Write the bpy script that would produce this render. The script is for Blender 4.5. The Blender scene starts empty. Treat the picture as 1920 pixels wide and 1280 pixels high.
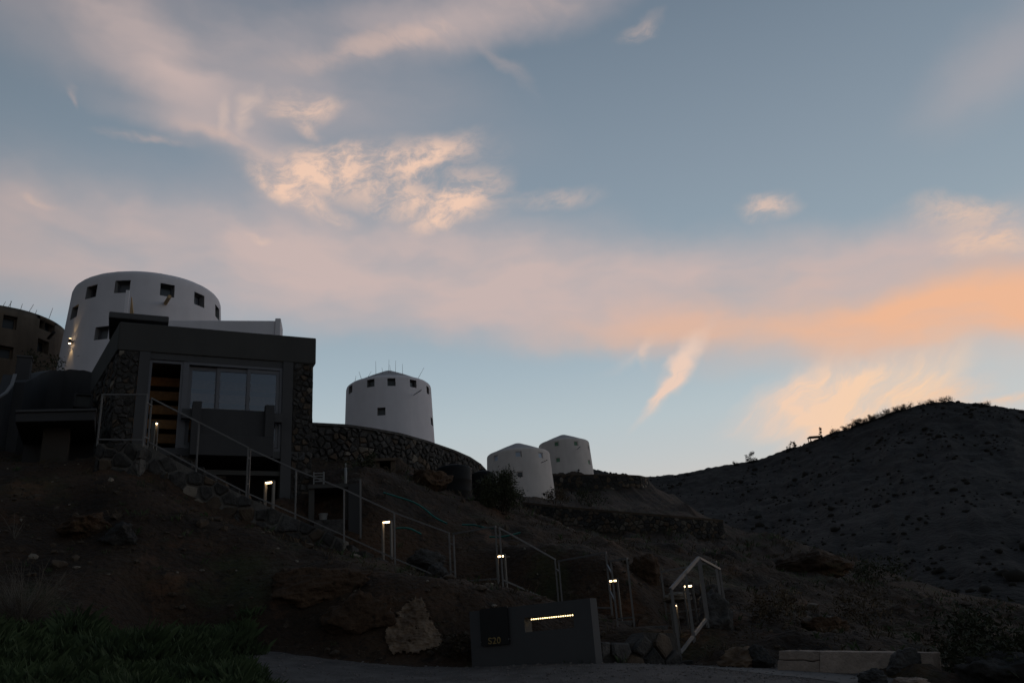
import bpy, math, random
import numpy as np
from mathutils import Vector, Matrix, noise as mnoise
random.seed(7)
sc = bpy.context.scene
col = sc.collection
R = math.radians
# ------------------------------------------------------------------ camera
F = 1600.0                     # focal length in photo pixels (1920 wide) = 30 mm
PITCH, ROLL = R(20.73), R(4.18)
EYE = Vector((0, 0, 1.5))
cp, sp, cr, sr = math.cos(PITCH), math.sin(PITCH), math.cos(ROLL), math.sin(ROLL)
FW = Vector((0, cp, sp)); U0 = Vector((0, -sp, cp)); R0 = Vector((1, 0, 0))
RT = cr * R0 - sr * U0
UP = cr * U0 + sr * R0
cam = bpy.data.cameras.new('camera'); cam_o = bpy.data.objects.new('camera', cam); col.objects.link(cam_o)
cam.sensor_width = 36; cam.lens = F * 36 / 1920; cam.clip_end = 5000; cam.clip_start = .05
m = Matrix(((RT.x, UP.x, -FW.x, EYE.x), (RT.y, UP.y, -FW.y, EYE.y), (RT.z, UP.z, -FW.z, EYE.z), (0, 0, 0, 1)))
cam_o.matrix_world = m
sc.camera = cam_o
sc.view_settings.view_transform = 'Standard'; sc.view_settings.look = 'None'
sc.view_settings.exposure = 0; sc.view_settings.gamma = 1
sc.cycles.max_bounces = 6; sc.cycles.transparent_max_bounces = 8
sc.cycles.use_denoising = True; sc.cycles.use_adaptive_sampling = True; sc.cycles.adaptive_threshold = .02

def ray(x, y): return (x - 960) * RT - (y - 640) * UP + F * FW
def P(x, y, Y): d = ray(x, y); return EYE + d * (Y / d.y)          # a surveyed point: sight line x distance
def PD(x, y, D): d = ray(x, y); return EYE + d * (D / math.hypot(d.x, d.y))
def PZ(x, y, z): d = ray(x, y); return EYE + d * ((z - EYE.z) / d.z)
def azel(x, y): d = ray(x, y).normalized(); return math.degrees(math.atan2(d.x, d.y)), math.degrees(math.asin(d.z))
def s2l(c): return tuple(((v / 255 + .055) / 1.055) ** 2.4 if v > 10 else v / 255 / 12.92 for v in c)

# ------------------------------------------------------------------ sky and sun
SUN_AZ, SUN_EL = 38.0, 2.0
w = bpy.data.worlds.new('World'); sc.world = w; w.use_nodes = True
nt = w.node_tree; nt.nodes.clear()
def N(t, **k):
    n = nt.nodes.new(t)
    for a, b in k.items(): setattr(n, a, b)
    return n
def val(x, inp):
    if isinstance(x, (int, float)): inp.default_value = x
    else: nt.links.new(x, inp)
def MA(op, a, b=None, c=None, clamp=False):
    n = N('ShaderNodeMath', operation=op, use_clamp=clamp)
    for i, q in enumerate((a, b, c)):
        if q is not None: val(q, n.inputs[i])
    return n.outputs[0]
def SS(x, lo, hi):
    n = N('ShaderNodeMapRange', interpolation_type='SMOOTHSTEP')
    val(x, n.inputs[0]); n.inputs[1].default_value = lo; n.inputs[2].default_value = hi
    n.inputs[3].default_value = 0; n.inputs[4].default_value = 1
    return n.outputs[0]
def MIXC(f, a, b):
    n = N('ShaderNodeMix', data_type='RGBA'); n.clamp_factor = True
    val(f, n.inputs[0])
    for q, i in ((a, 6), (b, 7)):
        if isinstance(q, tuple): n.inputs[i].default_value = (*q, 1)
        else: nt.links.new(q, n.inputs[i])
    return n.outputs[2]
tc = N('ShaderNodeTexCoord'); sep = N('ShaderNodeSeparateXYZ'); nt.links.new(tc.outputs['Generated'], sep.inputs[0])
dx, dy, dz = sep.outputs
AZ = MA('MULTIPLY', MA('ARCTAN2', dx, dy), 180 / math.pi)
EL = MA('MULTIPLY', MA('ARCSINE', MA('MINIMUM', MA('MAXIMUM', dz, -1), 1)), 180 / math.pi)
KX = .9                                       # degrees of azimuth are shorter up the dome
AX = MA('MULTIPLY', AZ, KX)
cmb = N('ShaderNodeCombineXYZ'); nt.links.new(AX, cmb.inputs[0]); nt.links.new(EL, cmb.inputs[1])
AE = cmb.outputs[0]
def sky_noise(vec, sx, sy, rot, detail, rough, dist=0.0, off=(0, 0, 0)):
    v = N('ShaderNodeVectorRotate', rotation_type='Z_AXIS'); nt.links.new(vec, v.inputs['Vector'])
    v.inputs['Angle'].default_value = R(rot)
    mp = N('ShaderNodeMapping'); nt.links.new(v.outputs[0], mp.inputs[0])
    mp.inputs['Scale'].default_value = (sx, sy, 1); mp.inputs['Location'].default_value = off
    n = N('ShaderNodeTexNoise', noise_dimensions='2D'); nt.links.new(mp.outputs[0], n.inputs['Vector'])
    n.inputs['Scale'].default_value = 1; n.inputs['Detail'].default_value = detail
    n.inputs['Roughness'].default_value = rough; n.inputs['Distortion'].default_value = dist
    return n
wn = sky_noise(AE, .12, .16, 0, 4, .55)
wv = N('ShaderNodeVectorMath', operation='MULTIPLY_ADD'); nt.links.new(wn.outputs['Color'], wv.inputs[0])
wv.inputs[1].default_value = (4.4, 3.0, 0); wv.inputs[2].default_value = (-2.2, -1.5, 0)
wa = N('ShaderNodeVectorMath', operation='ADD'); nt.links.new(AE, wa.inputs[0]); nt.links.new(wv.outputs[0], wa.inputs[1])
AW = wa.outputs[0]
NZ = {
    'puff': sky_noise(AW, .40, .80, -12, 8, .68, 0).outputs['Fac'],
    'soft': sky_noise(AW, .06, .17, 4, 4, .52, .0, (3.1, 1.7, 0)).outputs['Fac'],
    'wisp': sky_noise(AW, .14, .60, -40, 7, .62, 0, (7.7, 2.1, 0)).outputs['Fac'],   # streaks rising to the right
    'fall': sky_noise(AW, .10, .42, 26, 6, .6, 0, (1.3, 9.4, 0)).outputs['Fac'],   # streaks falling to the right
}
wsep = N('ShaderNodeSeparateXYZ'); nt.links.new(AW, wsep.inputs[0])
WX, WY = wsep.outputs[0], wsep.outputs[1]
ramp = N('ShaderNodeValToRGB')
stops = [(-90, (62, 62, 66)), (-2, (150, 145, 145)), (3, (208, 198, 190)), (8, (210, 205, 200)), (11.5, (202, 206, 207)), (15, (189, 203, 209)), (18.5, (172, 190, 201)), (23, (154, 172, 185)),
         (31, (139, 155, 170)), (42, (114, 130, 147)), (60, (88, 103, 124)), (90, (72, 88, 110))]
EN = MA('MULTIPLY_ADD', EL, 1 / 180, .5)
nt.links.new(EN, ramp.inputs[0])
cr_ = ramp.color_ramp
while len(cr_.elements) < len(stops): cr_.elements.new(.5)
for e, (a, c) in zip(cr_.elements, stops): e.position = a / 180 + .5; e.color = (*s2l(c), 1)
sky = ramp.outputs[0]
nish = N('ShaderNodeTexSky', sky_type='NISHITA'); nish.sun_disc = False
nish.sun_elevation = R(SUN_EL); nish.sun_rotation = R(SUN_AZ); nish.air_density = 1.0; nish.dust_density = 1.5
nsc = N('ShaderNodeMix', data_type='RGBA', blend_type='MULTIPLY'); nsc.inputs[0].default_value = 1
nt.links.new(nish.outputs[0], nsc.inputs[6]); nsc.inputs[7].default_value = (.07, .07, .07, 1)
sky = MIXC(.12, sky, nsc.outputs[2])
# the glow left by the sun low in the west (right of the view), fading round the sky
sx_, sy_ = math.sin(R(SUN_AZ)), math.cos(R(SUN_AZ))
WEST = MA('ADD', MA('MULTIPLY', dx, sx_), MA('MULTIPLY', dy, sy_))
glow = MA('MULTIPLY', MA('MULTIPLY', SS(WEST, .45, .98), MA('SUBTRACT', 1, SS(EL, 1, 13))), .55)
sky = MIXC(glow, sky, s2l((246, 196, 152)))
# evening clouds: each patch is a soft oval on the dome (sighted centre, half-length, half-height, tilt, weight), broken up by wind-drawn noise
KDEG = 180 / math.pi / F
def patches(lst, vec):
    acc = None
    for (px, py, a, b, rot, wt) in lst:
        az, el = azel(px, py)
        mp = N('ShaderNodeMapping', vector_type='TEXTURE'); nt.links.new(vec, mp.inputs[0])
        mp.inputs['Location'].default_value = (az * KX, el, 0); mp.inputs['Rotation'].default_value = (0, 0, R(rot)); mp.inputs['Scale'].default_value = (a * KDEG, b * KDEG, 1)
        ln = N('ShaderNodeVectorMath', operation='LENGTH'); nt.links.new(mp.outputs[0], ln.inputs[0])
        mr = N('ShaderNodeMapRange', interpolation_type='SMOOTHSTEP'); nt.links.new(ln.outputs['Value'], mr.inputs[0])
        mr.inputs[1].default_value = 0; mr.inputs[2].default_value = 1.55; mr.inputs[3].default_value = wt; mr.inputs[4].default_value = 0
        acc = mr.outputs[0] if acc is None else MA('ADD', acc, mr.outputs[0])
    return MA('MINIMUM', acc, 1.15)
def layer(sky, lst, noise, lo, hi, color, vec, floor=0.0):
    d = MA('MULTIPLY', patches(lst, vec), MA('MULTIPLY_ADD', SS(noise, lo, hi), 1 - floor, floor))
    return MIXC(d, sky, color if not isinstance(color, tuple) else s2l(color))
sky = layer(sky, [(300, 40, 560, 130, -12, .62), (880, 25, 330, 60, 6, .7), (330, 150, 300, 70, -34, .55), (100, 490, 560, 80, -4, .85), (640, 480, 520, 110, -6, .62), (960, 530, 420, 100, -8, .62),
                  (1250, 540, 360, 85, -4, .6), (1480, 560, 330, 70, -3, .5), (1760, 520, 320, 90, 0, .45), (400, 265, 190, 26, -10, .45), (160, 390, 260, 50, 0, .35), (420, 425, 520, 70, -2, .4), (1000, 610, 330, 40, -4, .4), (1650, 470, 300, 50, -6, .35), (1880, 110, 140, 70, 20, .3)],
            NZ['soft'], .22, .66, (199, 180, 176), AW, .4)
sky = layer(sky, [(1740, 598, 330, 58, -1, .62), (1480, 612, 300, 34, -4, .5), (1880, 575, 240, 80, 0, .45), (1250, 610, 220, 30, -4, .28), (1330, 585, 280, 50, 0, .25), (1800, 610, 190, 34, 0, .35)], NZ['soft'], .15, .62, (237, 184, 150), AW, .45)
sky = layer(sky, [(712, 322, 180, 44, 8, .85), (570, 335, 95, 36, 0, .7), (555, 378, 76, 20, -16, .95), (795, 385, 120, 34, -4, .9), (890, 368, 66, 36, 30, .85), (835, 290, 80, 28, 24, .55), (825, 415, 60, 12, 12, .6), (640, 292, 90, 20, 0, .6),
                  (570, 200, 62, 30, 4, .75), (560, 235, 46, 14, -20, .5), (1450, 388, 48, 24, -8, .7), (1800, 400, 80, 28, -12, .6), (1860, 455, 70, 28, -10, .75), (1030, 375, 80, 16, -6, .35),
                  (1735, 732, 80, 22, 0, .8), (1860, 746, 120, 12, -4, .7), (1190, 58, 32, 18, 8, .28), (1210, 655, 30, 14, 60, .4), (78, 375, 26, 6, 0, .4), (480, 445, 16, 6, 0, .4)],
            NZ['puff'], .30, .66, MIXC(SS(WEST, .86, .99), s2l((238, 202, 180)), s2l((247, 200, 160))), AW, .22)
sky = layer(sky, [(1265, 695, 84, 18, 50, 1.1), (1220, 752, 60, 11, 42, .8), (1580, 735, 140, 42, 12, 1.1), (1560, 775, 80, 26, 32, 1.0), (1640, 720, 110, 26, 6, .6), (1500, 775, 70, 14, 30, .5), (1180, 665, 60, 12, 20, .25), (1470, 745, 90, 30, 24, .55), (1660, 745, 90, 34, 0, .7), (1540, 700, 70, 20, 30, .4), (475, 215, 16, 46, -14, .5), (425, 240, 12, 36, -14, .3)],
            NZ['wisp'], .30, .60, MIXC(SS(WEST, .86, .98), s2l((234, 204, 186)), s2l((250, 210, 172))), AW, .4)
sky = layer(sky, [(680, 85, 170, 18, 12, .5), (420, 272, 90, 12, -14, .5), (265, 262, 70, 9, -4, .55), (950, 120, 90, 16, -40, .2), (120, 165, 24, 7, -62, .45), (900, 40, 200, 30, 8, .4)],
            NZ['fall'], .34, .64, (218, 188, 174), AW, .2)
# away from the sunset the dome is in the earth's shadow
dim = MA('MULTIPLY_ADD', SS(WEST, -.60, .60), .66, .34)
dm = N('ShaderNodeVectorMath', operation='SCALE'); nt.links.new(sky, dm.inputs[0]); nt.links.new(dim, dm.inputs['Scale'])
bg = N('ShaderNodeBackground'); nt.links.new(dm.outputs[0], bg.inputs[0]); bg.inputs[1].default_value = 1.0
wo = N('ShaderNodeOutputWorld'); nt.links.new(bg.outputs[0], wo.inputs[0])
w.cycles.sampling_method = 'MANUAL'; w.cycles.sample_map_resolution = 512

sun = bpy.data.lights.new('sun', 'SUN'); sun_o = bpy.data.objects.new('sun', sun); col.objects.link(sun_o)
sun.energy = .05; sun.angle = R(8); sun.color = (1, .72, .5)
sd = Vector((math.sin(R(72)) * math.cos(R(5)), math.cos(R(72)) * math.cos(R(5)), math.sin(R(5))))
sun_o.rotation_euler = (-sd).to_track_quat('-Z', 'Y').to_euler()

# ------------------------------------------------------------------ materials
def mat(name, c, rough=.85, var=.25, scale=6.0, bump=.0, bscale=30.0, c2=None, metal=0.0, spec=.3, detail=6, bdist=.05):
    m = bpy.data.materials.new(name); m.use_nodes = True
    t = m.node_tree; b = t.nodes['Principled BSDF']
    b.inputs['Roughness'].default_value = rough; b.inputs['Metallic'].default_value = metal
    b.inputs['Specular IOR Level'].default_value = spec
    tcn = t.nodes.new('ShaderNodeTexCoord')
    n = t.nodes.new('ShaderNodeTexNoise'); n.inputs['Scale'].default_value = scale; n.inputs['Detail'].default_value = detail
    n.inputs['Roughness'].default_value = .62
    t.links.new(tcn.outputs['Object'], n.inputs['Vector'])
    mx = t.nodes.new('ShaderNodeMix'); mx.data_type = 'RGBA'
    c2 = c2 or tuple(v * (1 - var) for v in c)
    hi = tuple(min(1, v * (1 + var * .6)) for v in c)
    mr = t.nodes.new('ShaderNodeMapRange'); mr.inputs[1].default_value = .32; mr.inputs[2].default_value = .68
    t.links.new(n.outputs['Fac'], mr.inputs[0]); t.links.new(mr.outputs[0], mx.inputs[0])
    mx.inputs[6].default_value = (*c2, 1); mx.inputs[7].default_value = (*hi, 1)
    # each piece a little lighter or darker than its neighbour
    oi = t.nodes.new('ShaderNodeObjectInfo'); hs = t.nodes.new('ShaderNodeHueSaturation')
    om = t.nodes.new('ShaderNodeMapRange'); om.inputs[3].default_value = 1 - var; om.inputs[4].default_value = 1 + var
    t.links.new(oi.outputs['Random'], om.inputs[0]); t.links.new(om.outputs[0], hs.inputs['Value'])
    t.links.new(mx.outputs[2], hs.inputs['Color']); t.links.new(hs.outputs[0], b.inputs['Base Color'])
    if bump:
        n2 = t.nodes.new('ShaderNodeTexNoise'); n2.inputs['Scale'].default_value = bscale; n2.inputs['Detail'].default_value = 5
        t.links.new(tcn.outputs['Object'], n2.inputs['Vector'])
        bp = t.nodes.new('ShaderNodeBump'); bp.inputs['Strength'].default_value = bump; bp.inputs['Distance'].default_value = bdist
        t.links.new(n2.outputs['Fac'], bp.inputs['Height']); t.links.new(bp.outputs[0], b.inputs['Normal'])
    return m
def emit(name, c, s):
    m = bpy.data.materials.new(name); m.use_nodes = True; t = m.node_tree; t.nodes.clear()
    e = t.nodes.new('ShaderNodeEmission'); e.inputs[0].default_value = (*c, 1); e.inputs[1].default_value = s
    o = t.nodes.new('ShaderNodeOutputMaterial'); t.links.new(e.outputs[0], o.inputs[0]); return m
def plaster(name, c, streak=.10, bump=.12):
    """painted render: broad stains, vertical rain streaks and a trowelled surface"""
    m = mat(name, c, .9, .05, 1.1, bump, 9)
    t = m.node_tree; b = t.nodes['Principled BSDF']
    src = b.inputs['Base Color'].links[0].from_socket
    tcn = t.nodes.new('ShaderNodeTexCoord'); mp = t.nodes.new('ShaderNodeMapping'); mp.inputs['Scale'].default_value = (2.2, 2.2, .5)
    n = t.nodes.new('ShaderNodeTexNoise'); n.inputs['Scale'].default_value = 1; n.inputs['Detail'].default_value = 6
    t.links.new(tcn.outputs['Object'], mp.inputs[0]); t.links.new(mp.outputs[0], n.inputs['Vector'])
    mr = t.nodes.new('ShaderNodeMapRange'); mr.inputs[1].default_value = .3; mr.inputs[2].default_value = .75
    mr.inputs[3].default_value = 1 - streak * 1.6; mr.inputs[4].default_value = 1 + streak * .4
    t.links.new(n.outputs['Fac'], mr.inputs[0])
    hs = t.nodes.new('ShaderNodeHueSaturation'); t.links.new(src, hs.inputs['Color']); t.links.new(mr.outputs[0], hs.inputs['Value'])
    t.links.new(hs.outputs[0], b.inputs['Base Color'])
    return m
M = {}
M['white'] = plaster('white_render', (.69, .66, .70), .03, .06)
M['white2'] = plaster('cream_render', (.60, .55, .53), .05, .05)
M['roofgrey'] = plaster('roof_render', (.36, .335, .335), .05, .05)
M['brown'] = plaster('bare_cement', (.13, .098, .072), .22, .3)
M['greyband'] = plaster('grey_render', (.066, .064, .062), .06, .06)
M['reveal'] = mat('grey_reveal', (.20, .195, .20), .9, .05, 3)
M['grey'] = plaster('grey_paint', (.078, .077, .081), .05, .05)
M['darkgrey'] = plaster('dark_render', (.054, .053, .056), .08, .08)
M['frame'] = mat('window_aluminium', (.12, .12, .135), .45, .05, 8, metal=.3)
M['steel'] = mat('galvanised_steel', (.155, .15, .152), .5, .12, 9, metal=.3)
M['stone'] = mat('lava_stone', (.060, .056, .054), .92, .35, 7, .6, 26, c2=(.024, .022, .021))
M['stone2'] = mat('brown_stone', (.082, .060, .044), .92, .3, 7, .5, 26)
M['stone3'] = mat('pale_stone', (.17, .145, .12), .92, .3, 7, .4, 26)
M['mortar'] = mat('mortar', (.045, .041, .038), .95, .3, 9, .5, 30)
M['mortar_light'] = mat('grey_mortar', (.10, .092, .085), .95, .3, 9, .5, 30)
M['soil'] = mat('hillside_soil', (.075, .046, .030), .97, .45, .55, .9, 7, c2=(.022, .0155, .011), detail=9)
def soilmat():
    m = mat('hillside_soil', (.078, .045, .027), .97, .45, .55, 1.0, 8, bdist=.11, c2=(.022, .0145, .0098), detail=9)
    t = m.node_tree; b = t.nodes['Principled BSDF']; src = b.inputs['Base Color'].links[0].from_socket
    tcn = t.nodes.new('ShaderNodeTexCoord')
    for sc_, lo, hi, c, k in ((.33, .54, .66, (.032, .038, .014), .7), (.8, .57, .70, (.115, .055, .028), .65), (3.3, .60, .72, (.12, .095, .07), .55), (2.2, .56, .66, (.009, .007, .006), .75), (9, .56, .66, (.012, .009, .007), .75)):
        n = t.nodes.new('ShaderNodeTexNoise'); n.inputs['Scale'].default_value = sc_; n.inputs['Detail'].default_value = 7; n.inputs['Roughness'].default_value = .65
        t.links.new(tcn.outputs['Object'], n.inputs['Vector'])
        mr = t.nodes.new('ShaderNodeMapRange'); mr.inputs[1].default_value = lo; mr.inputs[2].default_value = hi; mr.inputs[4].default_value = k; t.links.new(n.outputs['Fac'], mr.inputs[0])
        mx = t.nodes.new('ShaderNodeMix'); mx.data_type = 'RGBA'; t.links.new(mr.outputs[0], mx.inputs[0]); t.links.new(src, mx.inputs[6]); mx.inputs[7].default_value = (*c, 1); src = mx.outputs[2]
    t.links.new(src, b.inputs['Base Color']); return m
M['soil'] = soilmat()
M['rockface'] = mat('ochre_rock', (.21, .15, .105), .95, .2, 2.6, 1.0, 7, c2=(.06, .038, .027))
M['gravel'] = mat('gravel', (.20, .175, .165), .95, .3, 2.2, .9, 55, c2=(.115, .10, .094), detail=10)
M['concrete'] = mat('old_concrete', (.30, .235, .195), .93, .2, 4, .6, 25, c2=(.18, .14, .115))
M['pillar'] = plaster('brown_render', (.05, .042, .036), .15, .2)
M['apron'] = mat('pale_concrete', (.125, .113, .107), .93, .2, 2, .4, 25)
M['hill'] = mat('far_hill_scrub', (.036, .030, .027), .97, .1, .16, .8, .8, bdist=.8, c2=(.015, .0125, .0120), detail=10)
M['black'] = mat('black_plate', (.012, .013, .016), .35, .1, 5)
M['tank'] = mat('black_polythene', (.011, .011, .012), .7, .1, 3, spec=.15)
M['gold'] = mat('brass_letters', (.26, .18, .07), .6, .05, 5)
M['wood'] = mat('varnished_wood', (.30, .15, .055), .55, .25, 9, .2, 40)
M['palewood'] = mat('pale_wood', (.42, .29, .16), .7, .2, 9)
M['interior'] = mat('interior_plaster', (.10, .085, .07), .9, .1, 3)
M['hose'] = mat('teal_hose', (.010, .115, .10), .5, .1, 5)
M['whitepl'] = mat('white_plastic', (.20, .20, .20), .6, .08, 8)
M['plant'] = mat('shrub_leaves', (.040, .045, .022), .8, .35, 3)
M['grass'] = mat('green_grass', (.030, .046, .018), .85, .4, .9)
M['dry'] = mat('dry_scrub', (.085, .062, .040), .9, .45, .8)
M['twig'] = mat('bare_twigs', (.10, .085, .07), .9, .3, 4)
M['bark'] = mat('bark', (.05, .038, .028), .9, .3, 6, .4, 20)
M['ridge'] = mat('ridge_leaves', (.020, .019, .016), .9, .3, 1)
M['hillscrub'] = mat('hill_scrub_leaves', (.024, .021, .018), .97, .2, .3)
M['lamp'] = emit('lamp_glow', (1, .68, .35), 10.0)
M['lampmetal'] = mat('lamp_metal', (.12, .11, .10), .6, .05, 8)
M['led'] = emit('led_glow', (1, .74, .36), 6.0)
M['bulb'] = emit('warm_bulb', (1, .56, .16), .7)
def glassmat():
    m = bpy.data.materials.new('window_glass'); m.use_nodes = True; t = m.node_tree; t.nodes.clear()
    g = t.nodes.new('ShaderNodeBsdfGlossy'); g.inputs['Roughness'].default_value = .02; g.inputs[0].default_value = (.80, .84, 1, 1)
    tr = t.nodes.new('ShaderNodeBsdfTransparent'); tr.inputs[0].default_value = (.75, .78, .82, 1)
    f = t.nodes.new('ShaderNodeFresnel'); f.inputs[0].default_value = 2.25
    mx = t.nodes.new('ShaderNodeMixShader'); t.links.new(f.outputs[0], mx.inputs[0]); t.links.new(tr.outputs[0], mx.inputs[1]); t.links.new(g.outputs[0], mx.inputs[2])
    o = t.nodes.new('ShaderNodeOutputMaterial'); t.links.new(mx.outputs[0], o.inputs[0]); return m
M['glass'] = glassmat()
M['darkpane'] = mat('dark_pane', (.02, .021, .026), .25, .1, 3, spec=.6)
M['greypane'] = mat('grey_pane', (.08, .08, .095), .35, .1, 3, spec=.6)  # grey pane, a paler tone than the dark one
M['bluepane'] = mat('blue_shutter', (.40, .47, .58), .5, .1, 3)
M['greenpane'] = mat('green_shutter', (.11, .22, .14), .5, .1, 3)

# ------------------------------------------------------------------ building helpers
WM = {}
def thing(name, label, cat, loc=(0, 0, 0), group=None):
    o = bpy.data.objects.new(name, None); o.empty_display_size = .2; col.objects.link(o)
    o.location = loc; o['label'] = label; o['category'] = cat
    if group: o['group'] = group
    WM[o] = Matrix.Translation(Vector(loc)); return o
def tag(o, label, cat, group=None):
    o['label'] = label; o['category'] = cat
    if group: o['group'] = group
    return o
def struct(o, kind='structure'): o['kind'] = kind; return o
class MB:
    def __init__(s): s.v = []; s.f = []
    def add(s, v, f):
        k = len(s.v); s.v += [Vector(p) for p in v]; s.f += [tuple(i + k for i in q) for q in f]; return s
    def hexa(s, p):          # p: 4 bottom + 4 top, both counter-clockwise
        return s.add(p, [(3, 2, 1, 0), (4, 5, 6, 7), (0, 1, 5, 4), (1, 2, 6, 5), (2, 3, 7, 6), (3, 0, 4, 7)])
    def box(s, c, d, rz=0):
        cx, cy, cz = c; a, b, e = d[0] / 2, d[1] / 2, d[2] / 2; co, si = math.cos(rz), math.sin(rz)
        q = []
        for z in (-e, e):
            for x, y in ((-a, -b), (a, -b), (a, b), (-a, b)): q.append((cx + x * co - y * si, cy + x * si + y * co, cz + z))
        return s.hexa(q)
    def tube(s, a, b, r, n=8, r2=None, cap=True):
        a, b = Vector(a), Vector(b); d = (b - a).normalized(); r2 = r if r2 is None else r2
        u = d.orthogonal().normalized(); v = d.cross(u); q = []
        for p, rr in ((a, r), (b, r2)):
            for i in range(n):
                t = 2 * math.pi * i / n; q.append(p + (u * math.cos(t) + v * math.sin(t)) * rr)
        f = [(i, (i + 1) % n, n + (i + 1) % n, n + i) for i in range(n)]
        if cap: f += [tuple(range(n - 1, -1, -1)), tuple(range(n, 2 * n))]
        return s.add(q, f)
    def bar(s, a, b, w, h=None):   # square bar kept upright
        a, b = Vector(a), Vector(b); h = h or w; d = (b - a).normalized()
        z = Vector((0, 0, 1)) if abs(d.z) < .95 else Vector((1, 0, 0))
        u = d.cross(z).normalized() * (w / 2); v = u.cross(d).normalized() * (h / 2); q = []
        for p in (a, b): q += [p - u - v, p + u - v, p + u + v, p - u + v]
        return s.add(q, [(3, 2, 1, 0), (4, 5, 6, 7), (0, 1, 5, 4), (1, 2, 6, 5), (2, 3, 7, 6), (3, 0, 4, 7)])
    def build(s, name, material, parent=None, smooth=False, bevel=0):
        v = s.v
        if parent is not None:
            inv = WM[parent].inverted(); v = [inv @ p for p in v]
        else:
            base = Vector((sum(p.x for p in v) / len(v), sum(p.y for p in v) / len(v), min(p.z for p in v))); v = [p - base for p in v]
        me = bpy.data.meshes.new(name); me.from_pydata(v, [], s.f); me.update()
        if smooth: me.polygons.foreach_set('use_smooth', [True] * len(me.polygons))
        me.materials.append(M[material] if isinstance(material, str) else material)
        o = bpy.data.objects.new(name, me); col.objects.link(o)
        if parent is not None: o.parent = parent; WM[o] = WM[parent].copy()
        else: o.location = base; WM[o] = Matrix.Translation(base)
        if bevel:
            b = o.modifiers.new('b', 'BEVEL'); b.width = bevel; b.segments = 2; b.limit_method = 'ANGLE'
        return o
def fbm(x, y, z=0, o=4): return mnoise.fractal(Vector((x, y, z)), 1.0, 2.0, o)

# ------------------------------------------------------------------ railing stations (needed by the terrain)
RAIL = {}
for k, t, b, Y in [('A0', (190, 741), (185, 828), 18.7), ('A1', (274, 741), (270, 829), 18.75), ('B0', (285, 748), (277, 832), 19.0), ('B1', (373, 793), (368, 880), 19.3),
                   ('B2', (466, 840), (461, 928), 19.6), ('C0', (470, 843), (465, 930), 19.65), ('C1', (556, 882), (553, 968), 19.8), ('C2', (646, 918), (644, 1008), 19.75),
                   ('C3', (739, 962), (741, 1052), 19.7), ('C4', (840, 1000), (848, 1095), 19.4), ('D0', (849, 1002), (856, 1095), 19.3), ('D1', (929, 988), (935, 1090), 18.3),
                   ('E0', (935, 991), (945, 1092), 18.25), ('E1', (1040, 1050), (1049, 1138), 18.6), ('F0', (1047, 1053), (1056, 1143), 18.5), ('F1', (1137, 1037), (1146, 1145), 17.4),
                   ('G0', (1146, 1053), (1157, 1166), 16.9), ('G1', (1177, 1048), (1187, 1163), 16.5), ('H0', (1240, 1073), (1250, 1155), 19.4), ('H1', (1343, 1054), (1354, 1140), 18.6),
                   ('I0', (1258, 1105), (1276, 1232), 15.6), ('I1', (1308, 1048), (1327, 1165), 16.25), ('J0', (1311, 1048), (1330, 1165), 16.3), ('J1', (1350, 1068), (1365, 1175), 17.6)]:
    pt, pb = P(*t, Y), P(*b, Y)
    x, y = (pt.x + pb.x) / 2, (pt.y + pb.y) / 2
    RAIL[k] = (Vector((x, y, pb.z)), Vector((x, y, pt.z)))
STAIR = [Vector(p) for p in ((1.95, 14.9, 1.30), (2.15, 15.5, 1.42), (2.45, 17.6, 1.98), (1.5, 18.9, 2.33), (.2, 19.5, 2.72), (-1.2, 20.1, 3.12), (-3.1, 20.45, 3.9),
                                 (-4.2, 20.5, 4.45), (-6.4, 20.35, 5.6), (-8.3, 19.9, 6.82))]
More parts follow.
